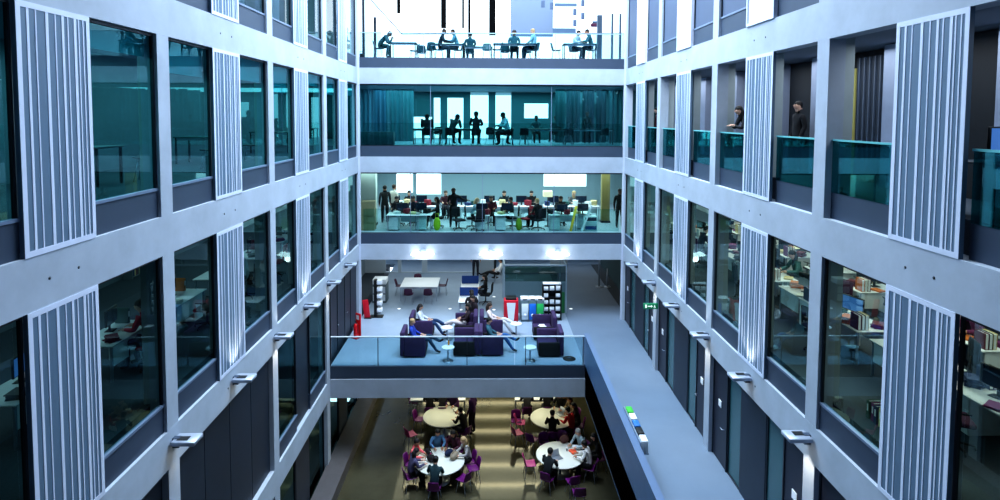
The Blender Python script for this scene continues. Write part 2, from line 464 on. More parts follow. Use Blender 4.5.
wall_openings('wall_back_office', 35.5, -11.5, 12, f2, -TB, [(-5.6, -4.6, f2+.6, -TB-.1), (-4.4, -2.9, f2+.5, -TB-.1), (-2.6, 1.9, f2+1.75, -TB-.45), (3.3, 5.9, f2+1.0, -TB-.1)], mat('office_back_wall', (140, 165, 175), .8))
f1 = z1
wall_openings('wall_back_lounge', 34, -7.2, 4.6, f1, -S-TB+.02, [(-6.0, -5.3, f1+.05, -S-TB-.1), (-5.1, -3.9, f1+.05, -S-TB-.1), (-3.6, -.9, f1+.05, -S-TB-.1), (.4, 3.6, f1+.3, -S-TB-.1)], mat('lounge_back_frame', (180, 192, 205), .6))
struct('wall_beyond_lounge', MB().box(-8, 12, 37.5, 37.6, f1, -S-TB), mat('beyond_green', (34, 50, 46), .8, noise=.3, scale=.8))
struct('floor_beyond_lounge', MB().box(-8, 12, 36, 37.6, f1-.2, f1), M_FLOOR1)
struct('wall_lounge_left_return', MB().box(-7.3, -7.2, D+.3, 34, f1, -S-TB), mat('lounge_side', (140, 155, 165), .8))
struct('wall_lounge_right_far', MB().box(9.1, 9.2, D+.3, 37.6, f1, -S-TB), mat('lounge_brown', (62, 56, 52), .8))
for nm, sx in (('left', -1), ('right', 1)):
    x = -11.4 if sx < 0 else 11.9
    struct('wall_rear_%s' % nm, MB().box(x, x+.1*sx, D+.3, 40, FZ(-1), 12.9), mw)
# top floor: second bright atrium beyond the terrace
struct('wall_top_side_left', MB().box(-8.1, -8.0, D+.3, 44, FZ(1), 12.9), mw)
o = struct('wall_top_side_right', MB().box(7.6, 7.7, D+.35, 44, FZ(1), 12.9), mat('far_white_wall', (232, 238, 245), .8))
mb = MB()
f4 = FZ(1)
for px0, px1, pyb, Y in ((441, 446, 28, 39.9), (468, 470.5, 37, 39.9), (489, 495.5, 35, 39.9), (397, 400, 13, 39.9), (462, 464, 28, 39.9)):
    a = P(px0, pyb, Y=Y); b = P(px1, pyb, Y=Y); mb.box(a.x, b.x, Y, Y+.2, a.z, 12)
struct('trim_hanging_fins', mb, mat('fin_black', (3, 3, 5), .9, spec=.1))
mb = MB()
a = P(510.5, 36, Y=38); b = P(553, 36, Y=38); mb.box(a.x, b.x, 38, 38.3, a.z, 12)
struct('trim_grey_lift_shaft', mb, mat('lift_grey', (104, 116, 138), .7))
mb = MB()
for px in (363.5, 375): a = P(px, 58, Y=31); mb.box(a.x-.06, a.x+.06, 31, 31.12, f4, 12 if px < 370 else 6.9)
struct('trim_terrace_posts', mb, M_FRAME)
mb = MB()
a = P(362, -10, Y=33); b = P(402, 34, Y=33); mb.tube([a, b], .035, 8); mb.tube([b, P(640, 33, Y=33)], .025, 6)
struct('trim_stair_rail', mb, mat('rail_light_grey', (95, 105, 120), .5))
mb = MB()
for px, py in ((552, 6), (543, 4), (575, 12), (575, 23), (583, 16), (583, 3)):
    a = P(px, py, Y=36); mb.box(a.x-.11, a.x+.11, 36, 36.1, a.z-.2, a.z+.2)
struct('trim_square_dark_windows', mb, mat('square_grey', (70, 84, 110), .6))  # plain grey blocks standing for small dark windows, not lamps
mb = MB(); a = P(555, 3, Y=37); b = P(577, 6, Y=37); mb.box(a.x, b.x, 37, 37.3, b.z, a.z)
a = P(553, 28, Y=37); b = P(576, 33, Y=37); mb.box(a.x, b.x, 37, 37.2, b.z, a.z)
struct('trim_cross_beams', mb, mat('cross_beam', (70, 92, 118), .6))
mb = MB()
a = P(600, 15, Y=30); mb.box(a.x-.12, a.x+.12, 30, 30.2, f4, a.z)
for px in (612, 620): a = P(px, 58, Y=30); mb.box(a.x-.05, a.x+.05, 30, 30.1, f4, 7.0)
struct('trim_terrace_door_jambs', mb, mat('jamb_grey', (92, 104, 118), .6))

for q in range(6):
    y = 24.3+q*1.45
    WN[0] += 1; mb = MB().box(-3.6, 3.3, y, y+.14, -2*S-TB-.06, -2*S-TB)
    struct('trim_%d' % WN[0], mb, mat('strip_lamp_glow', (255, 240, 190), .4, emit=4.5))
# roof
mb = MB(); mb.box(-12, 12.5, NEAR-.3, 7.5, 13, 13.3); mb.box(XL, XR, 7.5, 11.5, 13, 13.3); mb.box(-12, XL, 7.5, 40, 13, 13.3); mb.box(XR, 12.5, 7.5, 40, 13, 13.3); mb.box(XL, XR, 25.5, 28.5, 13, 13.3)
for y in (15, 17.5, 20, 22.5): mb.box(XL, XR, y-.3, y+.3, 12.9, 13.4)
struct('ceiling_roof', mb, M_CONC)
struct('wall_front', MB().box(-12, 12.5, NEAR-.3, NEAR, z0-.2, 13), mat('front_wall_dark', (70, 76, 92), .8))
for k, dep in ((0, 0), (-1, 0), (1, 0)):
    pass

# ------------------------------------------------------------------ light, sky, camera
w = bpy.data.worlds.new('sky'); SC.world = w; w.use_nodes = True
bg = w.node_tree.nodes['Background']; bg.inputs['Color'].default_value = (.76, .90, 1.0, 1); bg.inputs['Strength'].default_value = 2.6
def area(name, loc, sx, sy, power, color, rot=(0, 0, 0), spread=PI):
    l = bpy.data.lights.new(name, 'AREA'); l.shape = 'RECTANGLE'; l.size = sx; l.size_y = sy; l.energy = power; l.color = color; l.spread = spread
    o = bpy.data.objects.new(name, l); COL.objects.link(o); o.location = loc; o.rotation_euler = rot; return o
def spot(name, loc, target, power, color, ang=70, blend=.6, r=.05):
    l = bpy.data.lights.new(name, 'SPOT'); l.energy = power; l.color = color; l.spot_size = math.radians(ang); l.spot_blend = blend; l.shadow_soft_size = r
    o = bpy.data.objects.new(name, l); COL.objects.link(o); o.location = loc
    o.rotation_euler = (Vector(target)-Vector(loc)).to_track_quat('-Z', 'Y').to_euler(); return o
COOL = (.77, .89, 1.0); NEUT = (.95, 1.0, .95); WARM = (1.0, .85, .62)
area('skylight', (.1, 18.2, 12.7), 10.5, 11.5, 4300, COOL)
area('terrace_daylight', (.1, 33, 11.5), 14, 10, 1700, (.75, .9, 1))
area('middle_room_light', (.1, 31, 3.1), 12, 5, 700, (.6, .95, 1))
area('office_back_light', (.1, 30.5, -.8), 13, 6, 760, (.85, 1, 1))
area('lounge_light', (-1.5, 29.5, -4.75), 10, 6, 150, (.9, 1, .95))
area('lounge_right_light', (7.2, 31, -4.75), 2, 8, 30, WARM)
area('beyond_light', (0, 36.8, -4.75), 12, .8, 4, NEUT)
area('ground_light', (.1, 25.3, -8.6), 8, 4, 95, (1.0, .97, .66))
area('office_right_light', (9.2, 16, -.78), 2.6, 20, 330, (1.0, .98, .86))
area('office_left_light', (-9.2, 16, -.78), 2, 20, 130, (.8, 1, 1))
area('middle_left_light', (-7.6, 16, 3.12), 1.5, 20, 300, (.7, .98, 1))
area('gallery_light', (7.1, 16, 3.12), .8, 20, 170, (.85, .92, 1))
area('top_left_light', (-9.2, 18, 7.0), 3, 18, 420, (.8, .95, 1))

cam = bpy.data.cameras.new('camera'); co = bpy.data.objects.new('camera', cam); COL.objects.link(co)
cam.sensor_fit = 'HORIZONTAL'; cam.sensor_width = 36; cam.lens = 36*CAM['f']/1000
cam.shift_x = 0; cam.shift_y = -(250-CAM['cy'])/1000
cam.clip_start = .05; cam.clip_end = 300
m = Matrix((R_, U_, -F_)).transposed().to_4x4(); m.translation = Vector((0, 0, CAM['z'])); co.matrix_world = m
SC.camera = co
SC.view_settings.view_transform = 'Standard'
SC.view_settings.look = 'Medium High Contrast'
SC.view_settings.exposure = .28
SC.cycles.max_bounces = 8; SC.cycles.transparent_max_bounces = 16; SC.cycles.sample_clamp_indirect = 4

# ------------------------------------------------------------------ people
SEG = {'torso': 1, 'arm': 1, 'thigh': 2, 'shin': 2, 'foot': 3, 'neck': 0, 'hand': 0}
def V3(*a): return Vector(a)
POSES = {
 'stand': dict(pel=(0, 0, .95), bel=(0, .01, 1.10), che=(0, 0, 1.30), nek=(0, .0, 1.47), hed=(0, .03, 1.63), face=(0, 1, -.1),
   sh=.18, el=((.235, -.03, 1.14), (.235, -.02, 1.14)), wr=((.24, .08, .90), (.25, .06, .90)), hd=(0, .25, -1),
   hip=(.095, 0, .90), kn=((.11, .03, .50), (.11, .03, .50)), an=((.12, -.02, .09), (.12, -.02, .09))),
 'stand_arm': dict(pel=(0, 0, .95), bel=(0, .01, 1.10), che=(0, 0, 1.30), nek=(0, .0, 1.47), hed=(0, .03, 1.63), face=(0, 1, -.2),
   sh=.18, el=((.42, .05, 1.25), (.235, .05, 1.14)), wr=((.62, .18, 1.24), (.18, .22, 1.08)), hd=(.5, .4, 0),
   hip=(.095, 0, .90), kn=((.12, .03, .50), (.12, .03, .50)), an=((.13, -.02, .09), (.13, -.02, .09))),
 'stand_lean': dict(pel=(0, -.10, .93), bel=(0, -.02, 1.08), che=(0, .10, 1.26), nek=(0, .2, 1.40), hed=(0, .29, 1.53), face=(0, 1, -.4),
   sh=.18, el=((.22, .28, 1.08), (.22, .28, 1.08)), wr=((.08, .42, 1.14), (.06, .42, 1.14)), hd=(0, 1, .1),
   hip=(.095, -.1, .90), kn=((.11, -.06, .50), (.11, .0, .50)), an=((.12, -.14, .09), (.12, -.05, .09))),
 'sit_table': dict(pel=(0, 0, .56), bel=(0, .03, .72), che=(0, .10, .92), nek=(0, .16, 1.08), hed=(0, .23, 1.22), face=(0, 1, -.4),
   sh=.18, el=((.25, .22, .82), (.25, .22, .82)), wr=((.14, .44, .80), (.13, .46, .80)), hd=(-.2, 1, -.05),
   hip=(.095, .02, .54), kn=((.13, .44, .54), (.12, .46, .54)), an=((.13, .42, .09), (.12, .36, .09))),
 'sit_back': dict(pel=(0, 0, .56), bel=(0, .0, .72), che=(0, .0, .92), nek=(0, .02, 1.10), hed=(0, .07, 1.25), face=(0, 1, -.3),
   sh=.18, el=((.25, .04, .84), (.25, .04, .84)), wr=((.12, .27, .74), (.10, .27, .74)), hd=(-.4, 1, -.1),
   hip=(.095, .02, .54), kn=((.13, .46, .54), (.12, .44, .56)), an=((.14, .46, .09), (.12, .50, .09))),
 'sit_hunch': dict(pel=(0, 0, .56), bel=(0, .08, .70), che=(0, .24, .86), nek=(0, .36, .97), hed=(0, .47, 1.05), face=(0, .8, -.7),
   sh=.18, el=((.20, .40, .66), (.20, .40, .66)), wr=((.05, .55, .82), (.06, .56, .80)), hd=(0, .3, 1),
   hip=(.095, .02, .54), kn=((.15, .46, .55), (.15, .44, .55)), an=((.15, .42, .09), (.15, .36, .09))),
 'lounge': dict(pel=(0, 0, .50), bel=(0, -.06, .64), che=(0, -.13, .83), nek=(0, -.15, 1.0), hed=(0, -.10, 1.15), face=(0, 1, -.3),
   sh=.18, el=((.26, -.04, .72), (.26, -.04, .72)), wr=((.12, .18, .66), (.10, .18, .66)), hd=(-.3, 1, 0),
   hip=(.095, .03, .49), kn=((.12, .50, .60), (.09, .48, .56)), an=((.02, .90, .42), (.08, .78, .10))),
}
def catmull(pts, radii, n=4):
    out = []; rr = []
    for i in range(len(pts)-1):
        p0 = pts[max(i-1, 0)]; p1 = pts[i]; p2 = pts[i+1]; p3 = pts[min(i+2, len(pts)-1)]
        for j in range(n):
            t = j/n; out.append(.5*((2*p1)+(p2-p0)*t+(2*p0-5*p1+4*p2-p3)*t*t+(3*p1-p0-3*p2+p3)*t**3)); rr.append(radii[i]*(1-t)+radii[i+1]*t)
    out.append(pts[-1]); rr.append(radii[-1]); return out, rr
BODY = {}
def body_mesh(pose):
    """one continuous skinned surface grown over the skeleton, plus fingers, nose and ears rooted in it"""
    if pose in BODY: return BODY[pose]
    d = POSES[pose]; vs = []; es = []; rad = []; tags = []
    def add(p, r, par=None):
        vs.append(Vector(p)); rad.append(r)
        if par is not None: es.append((par, len(vs)-1))
        return len(vs)-1
    segs = []
    pel = add(d['pel'], (.15, .12)); bel = add(d['bel'], (.135, .11), pel); che = add(d['che'], (.155, .12), bel)
    nek = add(d['nek'], (.065, .065), che); hb = Vector(d['nek']).lerp(Vector(d['hed']), .5); nk2 = add(hb, (.055, .055), nek)
    hd = add(d['hed'], (.10, .105), nk2)
    top = Vector(d['hed'])+(Vector(d['hed'])-hb).normalized()*.085; add(top, (.075, .08), hd)
    segs += [(d['pel'], d['che'], 1), (d['che'], d['nek'], 1), (hb, top, 0)]
    hands = []
    for i, sx in enumerate((-1, 1)):
        up = (Vector(d['nek'])-Vector(d['che'])).normalized()
        sh = Vector(d['nek'])-up*.05+Vector((sx*d['sh'], 0, 0)); e = Vector(d['el'][i]); e.x *= sx; w_ = Vector(d['wr'][i]); w_.x *= sx
        a = add(sh, (.062, .062), che); b = add(sh.lerp(e, .5), (.052, .052), a); c = add(e, (.043, .043), b); c2 = add(e.lerp(w_, .4), (.042, .042), c); g = add(w_, (.028, .028), c2)
        hv = Vector(d['hd']); hv.x *= sx if i == 0 or pose != 'stand_arm' else -sx
        hv.normalize(); palm = w_+hv*.075; add(palm, (.036, .03), g); hands.append((w_, palm, hv, sx))
        segs += [(sh, w_.lerp(e, .12), 1), (w_, palm+hv*.1, -1)]
        hp = Vector(d['hip']); hp.x *= sx; kn = Vector(d['kn'][i]); kn.x *= sx; an = Vector(d['an'][i]); an.x *= sx
        h = add(hp, (.095, .095), pel); t_ = add(hp.lerp(kn, .5), (.08, .08), h); k_ = add(kn, (.058, .058), t_); s_ = add(kn.lerp(an, .4), (.055, .055), k_)
        n_ = add(an, (.04, .04), s_)
        fwd = Vector((0, 1, 0)) if pose != 'lounge' or i else Vector((0, .55, .8))
        dn = Vector((0, 0, -1)) if pose != 'lounge' or i else Vector((0, .8, -.5))
        toe = an+fwd*.15+dn*.045; add(toe, (.036, .03), n_); segs += [(hp, kn, 2), (kn, an.lerp(kn, .1), 2), (an, toe, 3)]
    me = bpy.data.meshes.new('skeleton'); me.from_pydata(vs, es, []); me.update()
    o = bpy.data.objects.new('skeleton', me); COL.objects.link(o)
    md = o.modifiers.new('s', 'SKIN'); md.use_smooth_shade = True; md.branch_smoothing = .6
    sub = o.modifiers.new('u', 'SUBSURF'); sub.levels = 1; sub.render_levels = 1
    for i, sv in enumerate(me.skin_vertices[0].data): sv.radius = (rad[i][0]*1.22, rad[i][1]*1.22) if rad[i][0] < .099 else (rad[i][0]*1.1, rad[i][1]*1.12); sv.use_root = (i == 0)
    bpy.context.view_layer.update()
    ev = o.evaluated_get(bpy.context.evaluated_depsgraph_get()); m2 = bpy.data.meshes.new_from_object(ev)
    V = [v.co.copy() for v in m2.vertices]; Fc = [list(p.vertices) for p in m2.polygons]
    bpy.data.objects.remove(o); bpy.data.meshes.remove(me)
    mb = MB()
    def near(c):
        best = 1e9; bi = 1
        for a, b, mi in segs:
            a = Vector(a); b = Vector(b); ab = b-a; t = max(0, min(1, (c-a).dot(ab)/ab.length_squared)); q = (c-a-ab*t).length*(1.0 if mi != 1 else .9)
            if mi == -1 and q > .05: q += .2
            if q < best: best = q; bi = max(mi, 0)
        return bi
    mb.v = [tuple(v) for v in V]
    for f in Fc:
        c = sum((V[i] for i in f), Vector())/len(f); mb.f.append(f); mb.mi.append(near(c)); mb.sm.append(True)
    mb.cur = 0
    for w_, palm, hv, sx in hands:
        side = hv.cross(Vector((0, 0, 1)))
        if side.length < .3: side = Vector((0, 1, 0))
        side.normalize(); nrm = side.cross(hv).normalized()
        for q, (off, ln) in enumerate(((-.03, .062), (-.01, .072), (.01, .068), (.029, .052))):
            p0 = palm+side*off+hv*.01; p1 = p0+hv*ln*.5-nrm*.006; p2 = p1+hv*ln*.38-nrm*.022
            mb.tube([p0, p1, p2], [.0095, .0085, .006], 5)
        p0 = w_+hv*.035+side*(-sx*.026); p1 = p0+side*(-sx*.025)+hv*.03; mb.tube([p0, p1, p1+hv*.028], [.011, .010, .007], 5)
    H = Vector(d['hed']); fc = Vector(d['face']).normalized(); sd = Vector((1, 0, 0)); upv = sd.cross(fc).normalized()
    if upv.z < 0: upv = -upv
    mb.ell(H+fc*.092+upv*.02, (.012, .02, .022), 6, 4)
    for sx in (-1, 1): mb.ell(H+sd*sx*.083+upv*.02, (.010, .018, .028), 6, 4)
    mb.cur = 4
    for sx in (-1, 1): mb.ell(H+fc*.083+sd*sx*.032+upv*.045, (.011, .011, .008), 6, 4)
    mb.cur = 5; mb.ell(H+fc*.088-upv*.03, (.022, .008, .006), 6, 4)
    mesh = bpy.data.meshes.new('body'); mesh.from_pydata(mb.v, [], mb.f); mesh.update()
    for q in range(6): mesh.materials.append(None)
    mesh.polygons.foreach_set('material_index', mb.mi); mesh.polygons.foreach_set('use_smooth', mb.sm)
    hairs = {}
    for style in ('short', 'long', 'bun'):
        hb_ = MB(); c = H+upv*.045-fc*.022
        rot = Matrix((sd, fc, upv)).transposed()
        hb_.ell(c, (.098, .10, .088), 14, 8, rot)
        hb_.ell(H-fc*.045+upv*.01, (.088, .065, .085), 12, 6, rot)
        if style == 'long':
            hb_.tube([H-fc*.05+upv*.05, H-fc*.08-Vector((0, 0, .08)), H-fc*.085-Vector((0, .0, .22)), H-fc*.07-Vector((0, 0, .30))], [.075, .09, .075, .03], 10)
        if style == 'bun': hb_.ell(H-fc*.10+upv*.10, (.045, .045, .045), 8, 6)
        hm = bpy.data.meshes.new('hair'); hm.from_pydata(hb_.v, [], hb_.f); hm.update(); hm.polygons.foreach_set('use_smooth', hb_.sm); hm.materials.append(None); hairs[style] = hm
    BODY[pose] = (mesh, hairs); return BODY[pose]
def cloth(c): return mat('cloth_%d_%d_%d' % c, c, .85)
SKINS = [mat('skin_light', (205, 165, 145), .6), mat('skin_tan', (165, 120, 95), .6), mat('skin_dark', (90, 62, 50), .6)]
M_LIP = mat('lips', (140, 80, 75), .6)
HC = {'black': (16, 14, 16), 'brown': (52, 36, 28), 'blonde': (176, 150, 112), 'grey': (150, 150, 152), 'dark': (28, 24, 26)}
def person(pose, loc, rz, label, top, legs=(30, 34, 48), hair='dark', style='short', skin=0, shoes=(24, 22, 26), sc=1.06, group=None, bald=False):
    me, hairs = body_mesh(pose)
    o = bpy.data.objects.new('person', me); COL.objects.link(o); o.location = loc; o.rotation_euler.z = rz; o.scale = (sc, sc, sc)
    for i, m_ in enumerate((SKINS[skin], cloth(top), cloth(legs), cloth(shoes), M_BLACK, M_LIP)):
        o.material_slots[i].link = 'OBJECT'; o.material_slots[i].material = m_
    tag(o, label, 'person', group)
    if not bald:
        h = bpy.data.objects.new('hair', hairs[style]); COL.objects.link(h); h.parent = o
        h.material_slots[0].link = 'OBJECT'; h.material_slots[0].material = mat('hair_'+hair, HC[hair], .7)
    return o
def facing(a, b):
    """rotation that turns local +Y at a towards b"""
    return math.atan2(b[1]-a[1], b[0]-a[0])-PI/2

# ------------------------------------------------------------------ furniture makers (front faces local +Y)
PURPLE = (98, 16, 104)
def cafe_chair(c=PURPLE):
    r = empty('cafe_chair'); m = mat('shell_%d_%d_%d' % c, c, .4)
    vs = []; fs = []
    for j in range(6):
        for i in range(7):
            u = i/6*2-1; v = j/5
            vs.append((u*.22*(1-.08*v), .21-v*.40, .45+.03*u*u-.02*math.sin(PI*v)))
    for j in range(5):
        for i in range(6): a = j*7+i; fs.append((a, a+1, a+8, a+7))
    s_ = MB().add(vs, fs, True).build('seat', m, r); md = s_.modifiers.new('t', 'SOLIDIFY'); md.thickness = .015
    vs = []; fs = []
    for j in range(6):
        for i in range(7):
            u = i/6*2-1; v = j/5; ww = .21*(1-.15*v*v)
            vs.append((u*ww, -.19-.09*v+.05*u*u, .47+v*.34-(.03*u*u if j == 5 else 0)))
    for j in range(5):
        for i in range(6): a = j*7+i; fs.append((a, a+1, a+8, a+7))
    s_ = MB().add(vs, fs, True).build('backrest', m, r); md = s_.modifiers.new('t', 'SOLIDIFY'); md.thickness = .014
    for sx in (-1, 1):
        for sy in (-1, 1): MB().tube([(sx*.14, sy*.13, .435), (sx*.21, sy*.20, .0)], .011, 6).build('leg', M_STEEL, r)
    return r
def round_table(d=1.75):
    r = empty('round_table'); R = d/2
    MB().lathe([(R-.01, .70), (R, .705), (R, .735), (R-.01, .74)], n=48).build('tabletop', mat('table_white', (215, 218, 212), .35), r)
    MB().lathe([(.06, .03), (.045, .08), (.045, .66), (.16, .70)], n=16).build('pedestal', M_STEEL, r)
    MB().lathe([(.36, 0), (.36, .012), (.08, .035)], n=28).build('base', M_STEEL, r)
    return r
def table(w=1.6, d=.8, h=.74, c=(232, 238, 246)):
    r = empty('table')
    MB().rbox(-w/2, w/2, -d/2, d/2, h-.035, h, .006, seg=1).build('tabletop', mat('top_%d_%d_%d' % c, c, .4), r)
    for sx in (-1, 1):
        for sy in (-1, 1):
            x, y = sx*(w/2-.05), sy*(d/2-.05); MB().box(x-.02, x+.02, y-.02, y+.02, 0, h-.035).build('leg', M_STEEL if c[0] > 100 else M_BLACK, r)
    MB().box(-w/2+.05, w/2-.05, -d/2+.04, -d/2+.06, h-.10, h-.035).build('crossbar', M_STEEL, r)
    return r
def desk(w=1.6, d=.8):
    r = empty('desk'); h = .74
    MB().rbox(-w/2, w/2, -d/2, d/2, h-.03, h, .006, seg=1).build('desktop', M_WHITE, r)
    for sx in (-1, 1):
        for sy in (-1, 1): MB().box(sx*(w/2-.06)-.02, sx*(w/2-.06)+.02, sy*(d/2-.06)-.02, sy*(d/2-.06)+.02, 0, h-.03).build('leg', M_STEEL, r)
    p = MB().box(w/2-.52, w/2-.1, -d/2+.08, d/2-.1, .05, h-.06).build('drawer_pedestal', M_WHITE, r)
    for q in range(3):
        f = MB().box(w/2-.51, w/2-.11, d/2-.1, d/2-.085, .07+q*.2, .25+q*.2).build('drawer', mat('drawer_grey', (205, 212, 222), .4), p)
    MB().box(-w/2+.08, w/2-.55, -d/2+.05, -d/2+.065, .3, h-.04).build('modesty_panel', M_WHITE, r)
    return r
def office_chair(c=(24, 28, 38)):
    r = empty('office_chair'); m = mat('seat_%d_%d_%d' % c, c, .9)
    MB().rbox(-.24, .24, -.23, .24, .43, .51, .03).build('seat', m, r)
    MB().rbox(-.22, .22, -.28, -.22, .58, 1.06, .03, Matrix.Translation((0, -.02, 0)) @ Matrix.Rotation(.06, 4, 'X')).build('backrest', m, r)
    MB().tube([(0, -.1, .44), (0, -.27, .46), (0, -.28, .72)], .018, 6).build('back_bracket', M_BLACK, r)
    MB().tube([(0, 0, .10), (0, 0, .43)], .028, 8).build('gas_lift', M_BLACK, r)
    b = MB()
    for q in range(5):
        t = 2*PI*q/5+.3; b.tube([(0, 0, .11), (.3*math.cos(t), .3*math.sin(t), .07)], [.025, .016], 6)
    b = b.build('star_base', M_BLACK, r)
    for q in range(5):
        t = 2*PI*q/5+.3; MB().ell((.3*math.cos(t), .3*math.sin(t), .03), (.03, .02, .03), 8, 6).build('caster', M_BLACK, b)
    for sx in (-1, 1): MB().tube([(sx*.22, .02, .46), (sx*.28, .02, .5), (sx*.28, .0, .66), (sx*.28, .15, .67), (sx*.28, -.1, .67)], .014, 6).build('armrest', M_BLACK, r)
    return r
def monitor(lit=0):
    r = empty('monitor')
    MB().rbox(-.27, .27, -.025, .015, .14, .48, .008, seg=1).build('bezel', M_BLACK, r)
    MB().box(-.25, .25, .0155, .018, .16, .46).build('screen', [mat('screen_off', (26, 40, 58), .15), mat('screen_blue', (70, 120, 190), .3, emit=.5), mat('screen_pale', (235, 230, 200), .3, emit=.9)][lit], r)
    MB().box(-.03, .03, -.05, -.026, .01, .3).build('stand', M_BLACK, r)
    MB().rbox(-.11, .11, -.10, .07, 0, .012, .004, seg=1).build('base', M_BLACK, r)
    return r
def laptop():
    r = empty('laptop')
    MB().rbox(-.17, .17, -.12, .12, 0, .018, .004, seg=1).build('keyboard_base', mat('laptop_grey', (150, 156, 166), .35, metal=.5), r)
    MB().rbox(-.17, .17, -.005, .005, 0, .23, .004, Matrix.Translation((0, .12, .015)) @ Matrix.Rotation(-.3, 4, 'X'), seg=1).build('lid', mat('laptop_lid', (170, 178, 190), .35, metal=.5), r)
    return r
def paper_stack(c=(232, 236, 240), h=.05):
    r = empty('paper_stack'); rnd = random.Random(h*1000+c[0])
    n_ = max(2, int(h/.018))
    for q in range(n_):
        a = rnd.uniform(-.35, .35); MB().box(-.11, .11, -.15, .15, q*.018, q*.018+.016, Matrix.Rotation(a, 4, 'Z')).build('sheaf', mat('paper_%d_%d_%d' % c, c, .8), r)
    return r
def binder(c=(40, 60, 120)):
    m = mat('binder_%d_%d_%d' % c, c, .6); r = empty('binder')
    b = MB().box(-.035, .035, -.14, .14, 0, .006).box(-.035, -.031, -.14, .14, .006, .32).box(.031, .035, -.14, .14, .006, .32).box(-.031, .031, .134, .14, .006, .32).build('cover', m, r)
    MB().box(-.028, .028, -.13, .12, .01, .30).build('pages', M_WHITE, r); MB().box(-.018, .018, .1402, .142, .14, .26).build('spine_label', M_WHITE, r)
    return r
def bag(c=(30, 28, 34), w=.36, h=.26):
    r = empty('bag'); m = mat('bag_%d_%d_%d' % c, c, .85)
    MB().ell((0, 0, h*.45), (w/2, w*.3, h*.5), 14, 8).build('pouch', m, r)
    MB().tube([(-w*.25, 0, h*.8), (-w*.15, 0, h*1.25), (w*.15, 0, h*1.25), (w*.25, 0, h*.8)], .012, 6).build('strap', m, r)
    return r
def bottle(c=(220, 70, 130)):
    r = empty('bottle')
    MB().lathe([(.03, 0), (.034, .02), (.034, .15), (.014, .19), (.014, .21)], n=12).build('body', mat('bottle_%d_%d_%d' % c, c, .3), r)
    MB().lathe([(.016, .208), (.016, .235)], n=10).build('cap', M_WHITE, r); return r
def cup(c=(235, 235, 235)):
    r = empty('cup')
    MB().lathe([(.028, 0), (.038, .10), (.034, .10), (.026, .012)], n=14).build('body', mat('cup_%d_%d_%d' % c, c, .4), r)
    MB().lathe([(.039, .10), (.039, .112), (.03, .118)], n=14).build('lid', M_WHITE, r); return r
def wall_fixture(up=False):
    r = empty('beam_spotlight')
    MB().rbox(.02, .46, -.17, .17, -.03, .05, .012, seg=1).build('housing', mat('fixture_grey', (172, 182, 200), .4, metal=.3), r)
    MB().box(-.02, .12, -.05, .05, -.12, .06).build('bracket', M_FASC, r)
    MB().box(.10, .30, -.10, .04, .052, .056).build('vent_slot', M_BLACK, r)
    MB().box(.16, .42, -.12, .12, -.036, -.031).build('lens', mat('lens_glow', (255, 236, 205), .3, emit=4), r)
    return r
def tub_chair():
    """modular high-backed lounge seat: back on local -Y, high arm on the +X end"""
    r = empty('lounge_armchair'); pu = mat('sofa_purple', (58, 42, 84), .9, noise=.15, scale=8); dk = mat('sofa_black', (18, 16, 24), .85)
    MB().rbox(-.48, .48, -.42, .46, .05, .28, .03).build('base', dk, r)
    MB().rbox(-.44, .40, -.30, .46, .28, .44, .05).build('seat_cushion', pu, r)
    MB().rbox(-.48, .48, -.50, -.32, .05, .98, .05).build('backrest', pu, r)
    MB().rbox(.38, .50, -.34, .46, .05, .80, .04).build('arm', pu, r)
    MB().rbox(-.50, -.42, -.34, .46, .05, .58, .03).build('arm', dk, r)
    for sx in (-1, 1):
        for y in (-.4, .38): MB().box(sx*.42-.02, sx*.42+.02, y-.02, y+.02, 0, .05).build('foot', M_STEEL, r)
    return r
def side_table():
    r = empty('side_table')
    MB().lathe([(.23, .50), (.24, .51), (.24, .53), (.23, .54)], n=32).build('tabletop', M_WHITE, r)
    MB().tube([(0, 0, .02), (0, 0, .50)], .025, 10).build('stem', M_STEEL, r); MB().lathe([(.2, 0), (.2, .01), (.04, .03)], n=24).build('base', M_STEEL, r)
    return r
def box_carton(c=(168, 150, 118), w=.45, h=.32):
    r = empty('cardboard_box'); MB().box(-w/2, w/2, -w*.38, w*.38, 0, h).build('carton', mat('carton_%d_%d_%d' % c, c, .85), r)
    MB().box(-w/2, w/2, -.03, .03, h, h+.002).build('tape', mat('tape', (200, 186, 150), .4), r)
    for sx in (-1, 1): MB().box(-w/2+.02, w/2-.02, sx*.01-.005+sx*.16, sx*.01+.005+sx*.16, h, h+.008).build('flap', mat('carton_%d_%d_%d' % c, c, .85), r)
    return r
def extinguisher():
    r = empty('fire_extinguisher'); red = mat('fire_red', (205, 22, 34), .35)
    MB().lathe([(.09, .06), (.10, .09), (.10, .50), (.07, .58), (.03, .61)], n=18).build('cylinder', red, r)
    MB().tube([(0, 0, .60), (0, 0, .66), (.06, .0, .70)], .015, 6).build('valve', M_BLACK, r)
    MB().tube([(0, 0, .65), (-.12, 0, .55), (-.12, 0, .25)], .014, 6).build('hose', M_BLACK, r)
    MB().rbox(-.16, .16, -.12, .14, 0, .06, .02).build('stand_base', red, r)
    MB().rbox(-.15, .15, -.15, -.10, .05, 1.0, .02).build('stand_back', red, r)
    MB().box(-.08, .08, -.098, -.094, .74, .92).build('sign_plate', M_WHITE, r)
    return r

